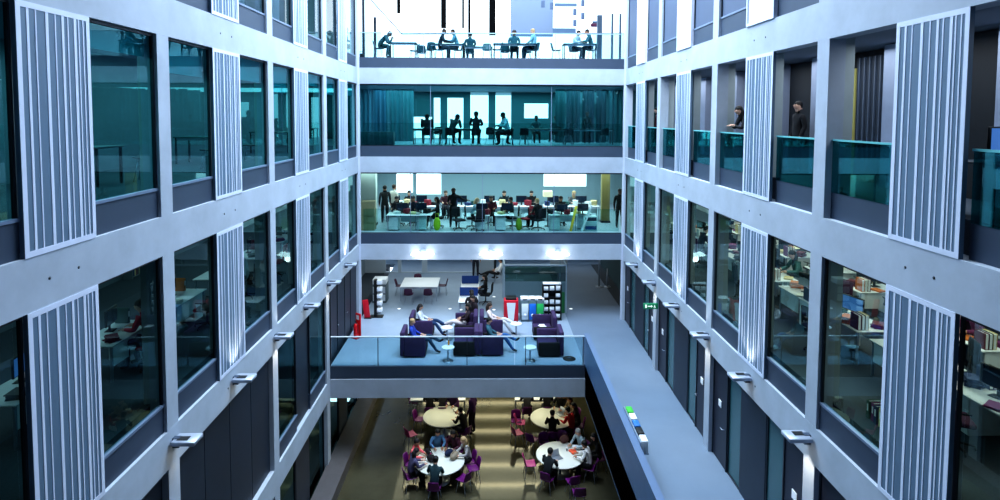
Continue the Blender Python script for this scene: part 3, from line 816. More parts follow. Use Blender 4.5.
# ------------------------------------------------------------------ beam spotlights
for side, X, s in (('left', XL, -1), ('right', XR, 1)):
    ys = [y for c in CS[1:] for y in (c+.19, c+2.74)]
    for i, y in enumerate(ys):
        place(wall_fixture, (X, y, -4.16), 0 if s < 0 else PI, 'grey box spotlight on the %s beam above the lounge level, %s from the camera' % (side, ORDN[i]), 'lamp')
        x = X-s*.32
        if i % 2 == 0: spot('spot_down', (x, y, -4.2), (X, y, -5.9), (10 if s < 0 and i == 0 else 70), (1, .86, .68), 75)
        else: spot('spot_up', (x, y, -4.02), (X, y, -2.9), 26+i*9, (1, .92, .82), 80)
        if i >= 2 and i % 2 == 0: spot('spot_up', (x, y+.3, -4.02), (X, y+.3, -3.2), 8, (1, .92, .82), 90)
def ceiling_disc():
    r = empty('wall_washer_lamp')
    MB().lathe([(.05, .10), (.16, .06), (.18, 0), (.16, -.02)], n=20).build('housing', mat('fixture_grey', (172, 182, 200), .4), r)
    MB().lathe([(.42, -.05), (.50, -.10), (.52, -.12), (.40, -.13)], n=28).build('diffuser', mat('diffuser_glow', (255, 255, 250), .4, emit=3), r)
    MB().box(-.03, .03, 0, .22, .05, .09).build('bracket', M_STEEL, r)
    return r
for i, px in enumerate((422.5, 491, 558)):
    a = P(px, 252, Y=D-.2)
    place(ceiling_disc, (a.x, D-.18, a.z+.02), 0, ['left', 'middle', 'right'][i]+' one of three glowing round lamps below the back beam over the lounge', 'lamp')
    l = bpy.data.lights.new('washer', 'POINT'); l.energy = 8; l.shadow_soft_size = .15; o = bpy.data.objects.new('washer', l); COL.objects.link(o); o.location = (a.x, D-.4, a.z-.25)

# ------------------------------------------------------------------ LOUNGE LEVEL
def at1(x, y): return P(x, y, z=z1)
# big white meeting table with chairs
tA = Vector((-3.45, 29.5, z1))
place(table, tA, 0, 'big white square meeting table at the back left of the lounge floor', 'table', w=1.85, d=1.7)
for i, (dx, dy, rz, t) in enumerate(((-.45, -1.15, 0, 'left front chair'), (.5, -1.15, 0, 'right front chair'), (-1.1, .3, -PI/2, 'chair at the left end'), (1.1, .35, PI/2, 'chair at the right end'), (-.3, 1.1, PI, 'chair on the far side'))):
    place(cafe_chair, (tA.x+dx, tA.y+dy, z1), rz, 'dark red and black %s of the big white meeting table' % t, 'chair', c=(70, 20, 58))
# grey cabinet, leaflet stand, red signs
r = empty('copier', (-5.35+.0, 28.8, z1), label='grey photocopier cabinet standing by the left wall of the lounge floor', cat='photocopier')
MB().rbox(-.35, .35, -.35, .35, 0, .9, .02).build('cabinet', mat('copier_grey', (96, 110, 118), .5), r)
MB().rbox(-.33, .33, -.30, .33, .9, 1.15, .02).build('scanner_lid', M_WHITE, r)
MB().box(-.3, .3, -.365, -.352, .1, .42).build('paper_drawer', M_WHITE, r); MB().box(-.3, .3, -.365, -.352, .48, .8).build('paper_drawer', mat('drawer_grey', (205, 212, 222), .4), r)
r = empty('leaflet_stand', (-5.1, 26.5, z1), label='tall black leaflet stand with white leaflets fanned out along its right side', cat='leaflet stand')
MB().rbox(-.10, .02, -.12, .12, .03, 1.72, .01).build('post', M_BLACK, r); MB().rbox(-.3, .3, -.2, .2, 0, .03, .01).build('base', M_BLACK, r)
for q in range(5):
    zz = .22+q*.32
    MB().rbox(.02, .20, -.14, .14, zz-.03, zz, .005, seg=1).build('tray', M_BLACK, r)
    MB().rbox(.03, .26, -.13, .13, zz, zz+.2, .03, Matrix.Translation((0, 0, 0))).build('leaflets', M_WHITE, r)
r = empty('banner_stand', (-5.48, 26.3, z1), label='red upright board leaning by the left wall beside the black leaflet stand', cat='sign')
MB().rbox(-.12, .14, -.05, 0, .03, .85, .01, Matrix.Rotation(-.12, 4, 'Y')).build('board', mat('board_red', (200, 20, 45), .5), r); MB().rbox(-.14, .2, -.12, .1, 0, .03, .01).build('foot', M_BLACK, r)
place(extinguisher, (-5.45, 23.9, z1), PI*.8, 'red fire extinguisher on its red stand against the left wall near the lounge balustrade', 'extinguisher')
# desks with blue screens
for i, (y, lab) in enumerate(((26.9, 'front'), (28.9, 'rear'))):
    d_ = place(table, (-.93, y, z1), 0, 'white computer table at the %s with a blue privacy screen on it' % lab, 'table', w=.9, d=1.3)
    r = empty('privacy_screen', (-.93, y+.25, z1+.74), label='blue desk divider screen standing on the %s white computer table' % lab, cat='screen')
    MB().rbox(-.42, .42, -.02, .02, .02, .42, .01).build('panel', mat('screen_fabric_blue', (26, 62, 128) if i == 0 else (20, 30, 70), .8), r)
    for x in (-.35, .35): MB().box(x-.02, x+.02, -.05, .05, 0, .04).build('foot', M_STEEL, r)
person('sit_back', (-.15, 28.3, z1), PI*.45, 'person in black seated beside the blue screened tables on the lounge floor', (16, 16, 22), hair='black', style='long')
place(office_chair, (-.15, 28.3, z1), PI*.45, 'black swivel chair under the person in black by the blue screened tables', 'chair')
person('lounge', (.52, 32.0, z1), PI*.5, 'person in a white top sitting with legs out near the back window', (235, 235, 238), (20, 22, 30), hair='black', skin=1)
place(cafe_chair, (.52, 32.0, z1), PI*.5, 'grey chair under the person in a white top near the back window', 'chair', c=(120, 130, 140))
person('stand', (-.75, 33.1, z1), 0, 'person in black standing at the back window behind the computer tables', (18, 18, 24), hair='black')
person('sit_back', (-.75, 25.7, z1), .2, 'dark-haired person with a dark coat seated in front of the front computer table', (22, 18, 26), hair='black', style='long')
place(cafe_chair, (-.75, 25.7, z1), .2, 'dark chair under the coat-wearing person at the front computer table', 'chair', c=(24, 22, 34))
r = empty('display_pole', (.35, 33.0, z1), label='thin dark upright post standing near the back window of the lounge', cat='post')
MB().tube([(0, 0, .03), (0, 0, 2.1)], .07, 10).build('pole', M_BLACK, r); MB().lathe([(.2, 0), (.2, .02), (.05, .04)], n=16).build('base', M_BLACK, r)
# glass screen room
r = empty('glass_partition', (0, 26.9, z1), label='framed glass partition standing behind the recycling bins and leaflet rack', cat='partition')
gx0, gx1 = .69, 3.62
mb = MB()
for x in (gx0, gx1-.05): mb.box(x, x+.05, 0, .06, 0, 2.3); mb.box(x, x+.05, 2.4, 2.46, 0, 2.3)
mb.box(gx0+.05, gx1-.05, 0, .06, 2.22, 2.3); mb.box(gx0+.05, gx1-.05, 2.4, 2.46, 2.22, 2.3); mb.box(gx1-.05, gx1, .06, 2.4, 2.22, 2.3); mb.box(gx0, gx0+.05, .06, 2.4, 2.22, 2.3)
mb.build('frame', mat('partition_frame', (150, 172, 190), .4), r)
MB().box(gx0+.06, gx1-.06, .02, .035, .02, 1.5).build('frosted_panel', mat('frosted_teal', (98, 128, 142), .6), r)
MB().add([(gx0+.06, .03, 1.5), (gx1-.06, .03, 1.5), (gx1-.06, .03, 2.22), (gx0+.06, .03, 2.22)], [(0, 1, 2, 3)]).build('glass_pane', glass('part_glass', (110, 150, 145), .3, .05), r)
MB().box(gx1-.35, gx1-.1, -.01, .018, .02, 1.0).build('green_poster', mat('poster_green', (40, 120, 70), .6), r)
# bins
def litter_bin(body, front, top):
    r = empty('recycling_bin'); w = .19
    MB().rbox(-w, w, -.22, .22, 0, .95, .012, seg=1).build('body', mat('bin_%d_%d_%d' % body, body, .5), r)
    MB().rbox(-w, w, -.22, .22, .951, 1.05, .012, seg=1).build('lid', mat('bin_%d_%d_%d' % top, top, .5), r)
    MB().box(-.10, .10, -.226, -.221, .975, 1.03).build('slot', M_BLACK, r)
    MB().rbox(-w+.04, w-.04, -.232, -.221, .1, .82, .004, seg=1).build('front_plate', mat('bin_%d_%d_%d' % front, front, .5), r)
    MB().lathe([(.07, 0), (.07, .004)], n=16).build('round_mark', M_WHITE, r).matrix_local = Matrix.Translation((0, -.236, .3)) @ Matrix.Rotation(PI/2, 4, 'X')
    return r
for i, (px, b, f, t, nm) in enumerate(((525, (90, 110, 118), (212, 222, 228), (235, 240, 245), 'white-fronted'), (532.5, (90, 110, 118), (28, 110, 205), (235, 240, 245), 'blue-fronted'), (540, (90, 110, 118), (36, 170, 90), (235, 240, 245), 'green-fronted'))):
    a = P(px, 322, z=z1); o = place(litter_bin, (a.x, 26.0, z1), 0, nm+' recycling bin in the row of three beside the leaflet rack', 'bin', body=b, front=f, top=t)
r = empty('red_bin', (1.0, 26.05, z1), label='wide red bin with a white tapering front and black top, left of the recycling bins', cat='bin')
MB().rbox(-.32, .32, -.22, .24, 0, .95, .02).build('body', mat('bin_red', (205, 22, 50), .45), r)
mb = MB(); mb.add([(-.2, -.226, .84), (.2, -.226, .84), (.12, -.226, .03), (-.12, -.226, .03)], [(0, 3, 2, 1)]); mb.build('white_front', M_WHITE, r)
MB().rbox(-.24, .24, -.18, .2, .951, 1.06, .03).build('top_flap', M_BLACK, r)
# leaflet rack
r = empty('leaflet_rack', (2.83, 26.05, z1), label='tall black rack with five shelves of white leaflets right of the recycling bins', cat='rack')
MB().box(-.42, .42, .14, .17, 0, 1.62).build('back_board', M_BLACK, r)
for x in (-.43, .40): MB().box(x, x+.03, -.15, .17, 0, 1.62).build('side_panel', M_BLACK, r)
for q in range(5):
    zz = .1+q*.31; sh_ = MB().box(-.40, .40, -.15, .14, zz, zz+.025).build('shelf', M_BLACK, r)
    for j in range(3):
        if (q, j) == (3, 1): continue
        x = -.27+j*.27; MB().rbox(x-.10, x+.10, -.12, -.02, zz+.026, zz+.19+.02*((q*j) % 3), .004, seg=1).build('leaflet_pile', M_WHITE, sh_)
MB().rbox(-.4, .4, -.12, .12, 1.625, 1.70, .01, seg=1).build('top_leaflets', M_WHITE, r)
# armchairs
AC = [(-2.75, 24.1, -PI/2, 'purple armchair at the left of the lounge, the one farther from the balustrade'),
      (-2.85, 22.35, -PI/2, 'dark armchair at the left of the lounge, the one close to the balustrade'),
      (-.95, 24.2, PI/2, 'left-facing purple armchair of the middle block, far one'), (-.88, 22.45, PI/2, 'left-facing purple armchair of the middle block, near one'),
      (.12, 24.2, -PI/2, 'right-facing purple armchair of the middle block, far one'), (.10, 22.45, -PI/2, 'right-facing purple armchair of the middle block, near one'),
      (2.30, 24.0, PI/2, 'left-facing purple armchair at the right of the lounge, far one with papers'), (2.36, 22.35, PI/2, 'left-facing purple armchair at the right of the lounge, near one')]
for x, y, rz, lab in AC: place(tub_chair, (x, y, z1), rz, lab, 'armchair')
person('lounge', (-2.72, 24.1, z1), -PI/2, 'long-haired woman in a pale top and jeans lounging in the far left armchair', (205, 215, 230), (24, 58, 100), hair='dark', style='long', shoes=(60, 30, 30))
person('lounge', (-2.82, 22.35, z1), -PI/2, 'person in a bright blue top and jeans in the near left armchair', (28, 60, 160), (24, 60, 90), hair='blonde')
person('lounge', (-.98, 24.2, z1), PI/2, 'dark-haired person in a dark jacket in the far left-facing middle armchair', (40, 24, 34), (215, 205, 208), hair='black', style='long')
person('lounge', (.15, 24.25, z1), -PI/2, 'person in a white and pink top in the far right-facing middle armchair', (228, 214, 218), (210, 210, 215), hair='brown', style='long')
person('lounge', (.13, 22.45, z1), -PI/2, 'person in a teal patterned top in the near right-facing middle armchair', (46, 92, 110), (40, 90, 150), hair='black')
person('sit_back', (-.62, 24.95, z1), PI*.7, 'person in dark clothes perched on the end of the middle armchair block', (30, 18, 28), (20, 18, 24), hair='dark', style='long')
for px, py, lab in ((448, 361, 'between the left armchairs and the middle block, near the balustrade'), (516, 336, 'with a thin stem right of the middle block'), (530, 361, 'just left of the right-hand armchairs'), (447, 340, 'farther one between the left armchairs and the middle block')):
    a = at1(px, py); place(side_table, (a.x, a.y, z1), 0, 'small round white side table '+lab, 'table')
for x, y, h, lab in ((2.22, 24.0, .02, 'scattered papers on the seat of the far right-hand armchair'), (2.5, 24.62, .04, 'white papers on the floor behind the far right-hand armchair')):
    place(paper_stack, (x, y, z1+(.445 if h < .03 else 0)), .4, lab, 'papers', h=h)
place(bottle, (-1.5, 21.55+.2, z1+.54), 0, 'small orange bottle on the side table near the balustrade', 'bottle', c=(220, 140, 40))
a = at1(570, 361)
r = empty('floor_socket_box', (a.x, a.y+.2, z1), label='round dark floor socket box behind the balustrade near the parapet', cat='floor box')
MB().lathe([(.24, 0), (.24, .015), (.2, .03)], n=24).build('cover', M_BLACK, r); MB().box(-.06, .06, -.04, .04, .03, .045).build('flap', M_FASC, r)
for i, (px, py) in enumerate(((399, 309), (450, 309), (461, 310), (494, 310), (494, 297), (571, 309))):
    a = at1(px, py); r = empty('floor_light', (a.x, a.y, z1), label='small round white floor light, '+['leftmost of the row', 'second from left in the row', 'third from left in the row', 'in front of the red bin, near one', 'left of the partition, far one', 'right of the leaflet rack'][i], cat='floor light')
    MB().lathe([(.10, 0), (.10, .008), (.08, .012)], n=16).build('ring', M_STEEL, r); MB().lathe([(.075, .0125), (.075, .016)], n=16).build('lens', mat('floor_lens', (240, 245, 250), .3, emit=.8), r)
# far right corridor
r = empty('fire_hose_cabinet', (7.9, 34.5, z1), label='red fire cabinet on the wall at the far end of the right corridor', cat='cabinet')
MB().rbox(-.25, .25, -.12, .1, .4, 1.5, .02).build('cabinet_body', mat('fire_red', (205, 22, 34), .35), r); MB().lathe([(.16, 0), (.16, .01)], n=20).build('round_sign', M_WHITE, r).matrix_local = Matrix.Translation((0, -.125, 1.1)) @ Matrix.Rotation(PI/2, 4, 'X')
MB().box(-.2, .2, -.1, .08, 0, .4).build('stand', M_BLACK, r)
for i, (px, py) in enumerate(((599, 287), (607, 287))):
    a = at1(px, py); r = empty('barrier_post', (a.x, a.y, z1), label='slim steel post in the far right corridor, '+('left one of the pair', 'right one of the pair')[i], cat='post')
    MB().tube([(0, 0, .02), (0, 0, 2.2 if i == 0 else 1.0)], .04, 8).build('pole', M_STEEL, r); MB().lathe([(.22, 0), (.22, .02), (.05, .04)], n=16).build('base', M_STEEL, r)
# leaflet holder on the walkway, exit sign
r = empty('leaflet_display', (3.92, 14.9, z1), label='leaflet display with green, white, blue and black sheets against the dark parapet', cat='leaflet rack')
MB().box(-.20, -.17, -.95, .85, 0, 1.18).build('frame', M_STEEL, r)
for q, (c, nm) in enumerate((((60, 180, 60), 'green_leaflets'), ((235, 238, 240), 'white_leaflets'), ((40, 110, 180), 'blue_leaflets'), ((16, 18, 24), 'black_leaflets'), ((225, 232, 238), 'white_leaflets'))):
    y = .62-q*.36; MB().rbox(-.165, .0, y-.15, y+.16, .9, 1.22, .02, Matrix.Translation((0, 0, 0))).build(nm, mat('leaf_%d' % q, c, .6), r)
MB().box(-.17, .02, -.95, .85, .86, .9).build('tray', M_STEEL, r)
for y in (-.9, .8): MB().box(-.2, .06, y-.02, y+.02, 0, .02).build('foot', M_STEEL, r)
a = P(650, 306, X=XR-.3)
r = empty('exit_sign', (XR-.02, a.y, a.z), label='green emergency exit sign projecting from the right wall over the walkway doors', cat='sign')
MB().rbox(-.52, .0, -.03, .03, -.1, .1, .006, seg=1).build('sign_box', mat('exit_green', (20, 120, 84), .4, emit=.35), r)
mb = MB(); mb.box(-.46, -.40, -.034, -.031, -.06, .06); mb.box(-.37, -.25, -.034, -.031, -.015, .015); mb.add([(-.25, -.033, -.05), (-.19, -.033, 0), (-.25, -.033, .05)], [(0, 1, 2)])
mb.tube([(-.13, -.033, .05), (-.13, -.033, .051)], .012, 6); mb.box(-.14, -.11, -.034, -.031, -.01, .035); mb.box(-.15, -.135, -.034, -.031, -.06, -.01); mb.box(-.115, -.09, -.034, -.031, -.05, -.01)
mb.build('pictogram', mat('sign_white', (235, 250, 240), .4, emit=.6), r)

# ------------------------------------------------------------------ GROUND FLOOR
T = {1: (-1.80, 23.6), 2: (-1.72, 20.45), 3: (2.6, 23.45), 4: (2.62, 20.8)}
for k_, lab in ((1, 'rear left round white cafe table, mostly empty top'), (2, 'front left round white cafe table crowded with bags and people'), (3, 'rear right round white cafe table'), (4, 'front right round white cafe table with a laptop and orange folder')):
    place(round_table, (T[k_][0], T[k_][1], z0), 0, lab, 'table')
def ring(k_, ang, r_): return Vector((T[k_][0]+r_*math.cos(math.radians(ang)), T[k_][1]+r_*math.sin(math.radians(ang)), z0))
def seat_at(k_, ang, chair_lab, r_=1.12, who=None, c=PURPLE, off=0, pose='sit_table'):
    p = ring(k_, ang, r_); rz = facing(p, T[k_])+off
    place(cafe_chair, p, rz, chair_lab, 'chair', c=c)
    if who:
        lab, top, legs, hair, style, skin = who; person(pose, p, rz, lab, top, legs, hair, style, skin)
PINK = (168, 52, 118)
seat_at(1, 165, 'empty magenta chair at the left side of the rear left round table', c=PURPLE)
seat_at(1, 75, 'chair under the seated person with a yellow scarf, rear left table', who=('person in purple with a yellow scarf behind the rear left round table', (58, 24, 74), (20, 18, 28), 'brown', 'short', 0), r_=1.15)
seat_at(1, 215, 'empty pink chair pulled out at the lower left of the rear left table', r_=1.55, c=PINK)
seat_at(1, 285, 'empty magenta chair in front of the rear left table, near the beige hat', r_=1.35)
a = ring(1, -4, 1.15); person('stand', a, PI*.35, 'bald person in a purple coat standing at the right of the rear left table', (66, 26, 88), (30, 18, 44), bald=True, skin=1, sc=1.08)
a = ring(1, 318, 1.15); person('sit_table', a, facing(a, T[1]), 'person in black seated at the right of the rear left round table', (14, 14, 18), hair='black'); place(cafe_chair, a, facing(a, T[1]), 'chair under the person in black at the rear left table', 'chair', c=PURPLE)
P2 = [(165, ('person in a coral pink shirt at the left of the front left table', (232, 110, 118), (20, 18, 26), 'dark', 'short', 1)),
      (205, ('person in a grey violet top at the lower left of the crowded table', (74, 72, 104), (22, 22, 34), 'dark', 'long', 0)),
      (100, ('person in a blue denim jacket behind the crowded front left table', (88, 132, 172), (24, 24, 32), 'black', 'short', 1)),
      (62, ('person in dark clothes with a maroon scarf behind the crowded table', (70, 22, 44), (20, 18, 26), 'black', 'long', 1)),
      (22, ('fair-haired person in a light grey top right of the crowded table', (178, 176, 176), (14, 14, 18), 'blonde', 'long', 0)),
      (265, ('person in a dark teal shirt seen from behind at the crowded table', (26, 56, 66), (16, 20, 30), 'black', 'short', 0))]
for ang, who in P2: seat_at(2, ang, 'magenta chair holding the '+who[0].split(' at ')[0].split(' behind ')[0].split(' right ')[0].split(' seen ')[0], who=who)
seat_at(2, 325, 'empty bright magenta chair at the lower right of the crowded front left table', r_=1.08)
seat_at(2, 0, 'empty magenta chair turned sideways right of the crowded front left table', r_=1.2, off=.3)
ZT = z0+.742
for mk, dx, dy, lab, cat_, kw in ((bag, -.45, .35, 'black bag on the crowded table in front of the coral shirt', 'bag', dict(c=(18, 18, 24))), (bag, -.3, -.05, 'black soft bag left of centre on the crowded table', 'bag', dict(c=(20, 18, 26), w=.4)),
        (bag, .3, .3, 'navy bag on the right of the crowded table', 'bag', dict(c=(24, 40, 74))), (bag, .5, .12, 'beige slouchy bag on the right edge of the crowded table', 'bag', dict(c=(150, 138, 122), w=.42)),
        (bottle, -.36, .18, 'pink bottle standing on the crowded table', 'bottle', dict(c=(222, 70, 140))), (paper_stack, .2, .5, 'white papers at the far side of the crowded table', 'papers', dict(h=.04)),
        (paper_stack, .48, .45, 'pale papers at the right rear of the crowded table', 'papers', dict(h=.04, c=(205, 214, 228)))):
    place(mk, (T[2][0]+dx, T[2][1]+dy, ZT), dx*2, lab, cat_, **kw)
for dx, dy, lab, c in ((.45, .2, 'dark red cup on the rear left round table', (130, 30, 40)), (.6, .05, 'brown cup near the right edge of the rear left table', (110, 70, 50)), (.35, .38, 'white cup at the far side of the rear left table', (235, 235, 235))):
    place(cup, (T[1][0]+dx, T[1][1]+dy, ZT), 0, lab, 'cup', c=c)
place(paper_stack, (T[1][0]+.55, T[1][1]+.3, ZT), .5, 'sheets of paper at the right rear of the rear left round table', 'papers', h=.04, c=(150, 120, 100))
# table 3
seat_at(3, 265, 'chair under the dark-haired person in front of the rear right table', who=('dark-haired person in black seated in front of the rear right table', (20, 20, 26), (18, 18, 24), 'black', 'short', 0), r_=.98)
seat_at(3, 28, 'chair under the person in tan at the rear right table', who=('person in a tan top at the right rear of the rear right table', (150, 130, 100), (20, 18, 24), 'brown', 'long', 1))
seat_at(3, -8, 'chair under the person in dark brown at the rear right table', who=('person in dark brown at the right side of the rear right table', (48, 36, 36), (20, 18, 24), 'black', 'long', 1))
seat_at(3, 320, 'chair under the person in red at the rear right table', who=('person in a bright red top at the lower right of the rear right table', (190, 24, 34), (20, 18, 24), 'black', 'short', 0), r_=1.0)
seat_at(3, 63, 'chair under the person in black at the rear right table', who=('person in black with grey hair behind the rear right table', (22, 22, 26), (20, 18, 24), 'grey', 'short', 0))
seat_at(3, 175, 'empty pink chair left of the rear right round table, upper one', r_=1.3, c=PINK)
seat_at(3, 205, 'empty pink chair left of the rear right round table, lower one', r_=1.6, c=PINK)
seat_at(3, 232, 'empty magenta chair at the front left of the rear right table', r_=1.45)
place(laptop, (T[3][0]+.35, T[3][1]+.25, ZT), -1.0, 'dark open laptop on the rear right round table', 'laptop')
# table 4
seat_at(4, 240, 'magenta chair under the person in a black suit at the laptop table', who=('person in a black suit seen from behind at the laptop table', (18, 26, 32), (14, 16, 22), 'black', 'short', 0))
seat_at(4, 285, 'empty magenta chair at the front of the front right round table', r_=1.2)
seat_at(4, 185, 'empty pale magenta chair left of the front right round table', r_=1.12, c=PINK)
seat_at(4, 340, 'chair under the person in a white shirt at the front right table', who=('person in a white shirt at the right side of the front right table', (214, 214, 216), (20, 20, 28), 'black', 'short', 1))
seat_at(4, 35, 'chair under the grey-haired person at the front right table', who=('grey-haired person in a pale blue waistcoat at the front right table', (168, 188, 200), (30, 34, 48), 'grey', 'short', 0))
seat_at(4, 8, 'chair under the person in a black coat at the front right table', who=('person in a black coat right of the front right table', (14, 14, 18), (14, 14, 18), 'black', 'long', 0), r_=1.5)
seat_at(4, 110, 'empty dark magenta chair behind the front right round table, left one', r_=1.25)
seat_at(4, 80, 'empty dark magenta chair behind the front right round table, right one', r_=1.3)
p = Vector((3.05, 19.0, z0)); place(cafe_chair, p, 0, 'empty magenta chair standing apart nearest the camera on the ground floor', 'chair', c=PURPLE)
place(laptop, (T[4][0]-.12, T[4][1]-.25, ZT), .5, 'silver open laptop on the front right round table', 'laptop')
place(paper_stack, (T[4][0]+.5, T[4][1]+.15, ZT), .3, 'orange folder on the front right round table', 'folder', h=.04, c=(225, 92, 60))
place(cup, (T[4][0]+.28, T[4][1]+.22, ZT), 0, 'black cup beside the orange folder', 'cup', c=(20, 20, 26))
place(bag, (T[4][0]+.25, T[4][1]+.78, ZT-.0), .3, 'brown round bag at the rear edge of the front right table', 'bag', c=(96, 60, 56), w=.38, h=.3)
place(paper_stack, (T[4][0]+.62, T[4][1]+.42, ZT), 0, 'white sheets beside the orange folder', 'papers', h=.03)
# long tables under the bridge
for nm, cx_ in (('left', -2.2), ('right', 2.35)):
    place(table, (cx_, 25.35, z0), 0, 'long white table under the bridge at the rear %s of the ground floor' % nm, 'table', w=2.4, d=.8)
for x, y, rz, lab, c, hr in ((-2.5, 24.45, 0, 'person in black at the left end of the long rear left table', (16, 16, 20), 'black'), (-1.95, 24.45, 0, 'person in dark grey at the middle of the long rear left table', (34, 34, 40), 'dark'),
        (1.65, 24.45, 0, 'person in grey at the left end of the long rear right table', (58, 58, 62), 'black'), (2.5, 24.45, 0, 'person in black at the middle of the long rear right table', (14, 14, 18), 'black'), (3.15, 24.45, 0, 'person in mustard brown at the right of the long rear right table', (112, 80, 36), 'dark')):
    place(cafe_chair, (x, y, z0), rz, 'magenta chair with the '+lab.replace('long ',''), 'chair', c=PURPLE); person('sit_table', (x, y, z0), rz, lab, c, hair=hr)
place(cafe_chair, (-3.3, 25.4, z0), -PI/2, 'empty chair at the left end of the long rear left table', 'chair', c=PURPLE)
place(cafe_chair, (1.15, 23.75, z0), PI, 'small empty purple chair near the long rear right table', 'chair', c=PURPLE)

# ------------------------------------------------------------------ TOP FLOOR TERRACE (behind the glass)
TZ = FZ(1); TEALC = (30, 78, 88); NAVY = (22, 40, 54)
def tp(px, Y): return Vector((P(px, 50, Y=Y).x, Y, TZ))
a = tp(382, 27.0); place(cafe_chair, (a.x-.15, 27, TZ), -PI/2, 'dark chair under the hunched person at the left end of the terrace', 'chair', c=NAVY)
person('sit_hunch', (a.x-.15, 27.0, TZ), -PI/2, 'person in a cap and dark teal jacket hunched forward on the terrace', TEALC, (26, 70, 74), hair='black', skin=2)
place(bag, (a.x-1.05+.1, 27.0, TZ), 0, 'small black bag on the terrace floor left of the hunched person', 'bag', c=(16, 20, 26))
for px, Y, w_, lab in ((404, 27.2, 1.2, 'leftmost teal table on the top terrace beside the hunched person'), (447, 27.6, 1.6, 'dark teal table between the facing pair on the terrace'), (478, 28.6, 1.4, 'teal table in the middle of the terrace'), (515, 27.3, 2.0, 'wide teal table right of the terrace centre'), (579, 27.2, 1.5, 'teal table at the right end of the terrace with two people')):
    place(table, tp(px, Y), 0, lab, 'table', w=w_, d=.75, h=.74, c=(38, 88, 98))
for px, Y, rz, pose, lab, top, leg, hr, sk in ((439, 27.4, -PI/2, 'sit_table', 'left person of the pair facing each other on the terrace', NAVY, (20, 44, 56), 'black', 2),
        (458, 27.5, PI/2, 'sit_table', 'right person of the terrace pair, in a light teal top', (90, 140, 156), (22, 50, 62), 'black', 1),
        (470, 28.7, 0, 'sit_back', 'person seated in the background at the middle terrace table', (46, 96, 108), (22, 50, 62), 'dark', 0),
        (514, 27.9, PI, 'sit_back', 'person behind the wide teal table with head just above the rail', (60, 110, 122), (22, 50, 62), 'black', 1),
        (534, 27.3, PI*.35, 'sit_back', 'pale-capped person in light blue leaning in a chair on the terrace', (150, 190, 205), (26, 66, 82), 'blonde', 0),
        (574, 27.7, -PI*.7, 'sit_table', 'person in white at the right terrace table', (205, 220, 232), (30, 60, 78), 'black', 0),
        (592, 27.2, PI/2, 'sit_table', 'person in a teal jacket at the right end of the terrace', (36, 96, 108), (18, 40, 50), 'black', 1)):
    a = tp(px, Y); place(cafe_chair, a, rz, 'chair holding the '+lab, 'chair', c=(34, 84, 96)); person(pose, a, rz, lab, top, leg, hair=hr, skin=sk)
for i, (px, Y, rz) in enumerate(((414, 27.9, PI*.6), (422, 28.8, 0), (487, 27.4, PI), (497, 27.2, PI/2), (505, 28.2, 0), (527, 28.3, PI), (556, 27.3, -PI/2), (430, 27.5, .4))):
    place(cafe_chair, tp(px, Y), rz, 'empty teal chair on the terrace, '+['right of the leftmost table', 'behind the leftmost table group', 'left one of the two by the terrace centre', 'right one of the two by the terrace centre', 'behind the wide teal table on its left', 'behind the wide teal table on its right', 'left of the right-end table', 'left of the facing pair'][i], 'chair', c=(34, 84, 96))
r = empty('wall_lamp_box', (P(596, 24, Y=32).x, 32, P(596, 25, Y=32).z), label='dark maroon box light on the white wall at the right of the terrace', cat='lamp')
MB().rbox(-.28, .28, -.1, .1, -.1, .08, .02).build('box', mat('maroon', (86, 24, 56), .5), r); MB().rbox(-.2, .2, -.05, .05, .08, .2, .02).build('top', mat('cross_beam', (105, 130, 155), .6), r)
MB().tube([(0, 0, .18), (0, 0, 3.0)], .01, 5).build('cable', M_STEEL, r)

# ------------------------------------------------------------------ MIDDLE FLOOR behind the back glass (silhouettes)
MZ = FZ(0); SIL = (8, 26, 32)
def mp(px, Y): return Vector((P(px, 130, Y=Y).x, Y, MZ))
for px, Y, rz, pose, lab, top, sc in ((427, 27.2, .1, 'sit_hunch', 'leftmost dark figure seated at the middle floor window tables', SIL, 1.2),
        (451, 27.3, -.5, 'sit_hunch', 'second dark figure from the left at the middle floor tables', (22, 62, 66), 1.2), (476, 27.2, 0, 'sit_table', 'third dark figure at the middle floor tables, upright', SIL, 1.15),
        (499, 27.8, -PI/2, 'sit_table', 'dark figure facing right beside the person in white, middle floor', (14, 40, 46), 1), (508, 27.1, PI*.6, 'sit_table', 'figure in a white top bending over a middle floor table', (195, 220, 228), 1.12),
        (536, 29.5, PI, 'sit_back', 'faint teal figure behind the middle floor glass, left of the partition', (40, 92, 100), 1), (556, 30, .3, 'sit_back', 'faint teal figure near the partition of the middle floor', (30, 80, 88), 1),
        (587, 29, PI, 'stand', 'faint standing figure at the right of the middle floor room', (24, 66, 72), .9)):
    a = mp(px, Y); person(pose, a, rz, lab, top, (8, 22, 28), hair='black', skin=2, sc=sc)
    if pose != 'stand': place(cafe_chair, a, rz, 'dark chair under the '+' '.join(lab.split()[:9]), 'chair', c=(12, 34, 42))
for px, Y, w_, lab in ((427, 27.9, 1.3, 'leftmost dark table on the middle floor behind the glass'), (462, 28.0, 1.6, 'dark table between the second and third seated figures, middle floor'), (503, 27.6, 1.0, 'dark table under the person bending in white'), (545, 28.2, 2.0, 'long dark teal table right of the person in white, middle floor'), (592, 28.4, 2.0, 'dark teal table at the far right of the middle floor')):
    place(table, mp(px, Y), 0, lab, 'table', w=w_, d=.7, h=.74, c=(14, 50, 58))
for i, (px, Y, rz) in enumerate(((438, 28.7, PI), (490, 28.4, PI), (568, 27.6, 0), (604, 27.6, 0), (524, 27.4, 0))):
    place(cafe_chair, mp(px, Y), rz, 'empty dark chair behind the middle floor glass, %s from the left' % ORDN[i] if i else 'empty dark chair behind the first two middle floor figures', 'chair', c=(12, 34, 42))
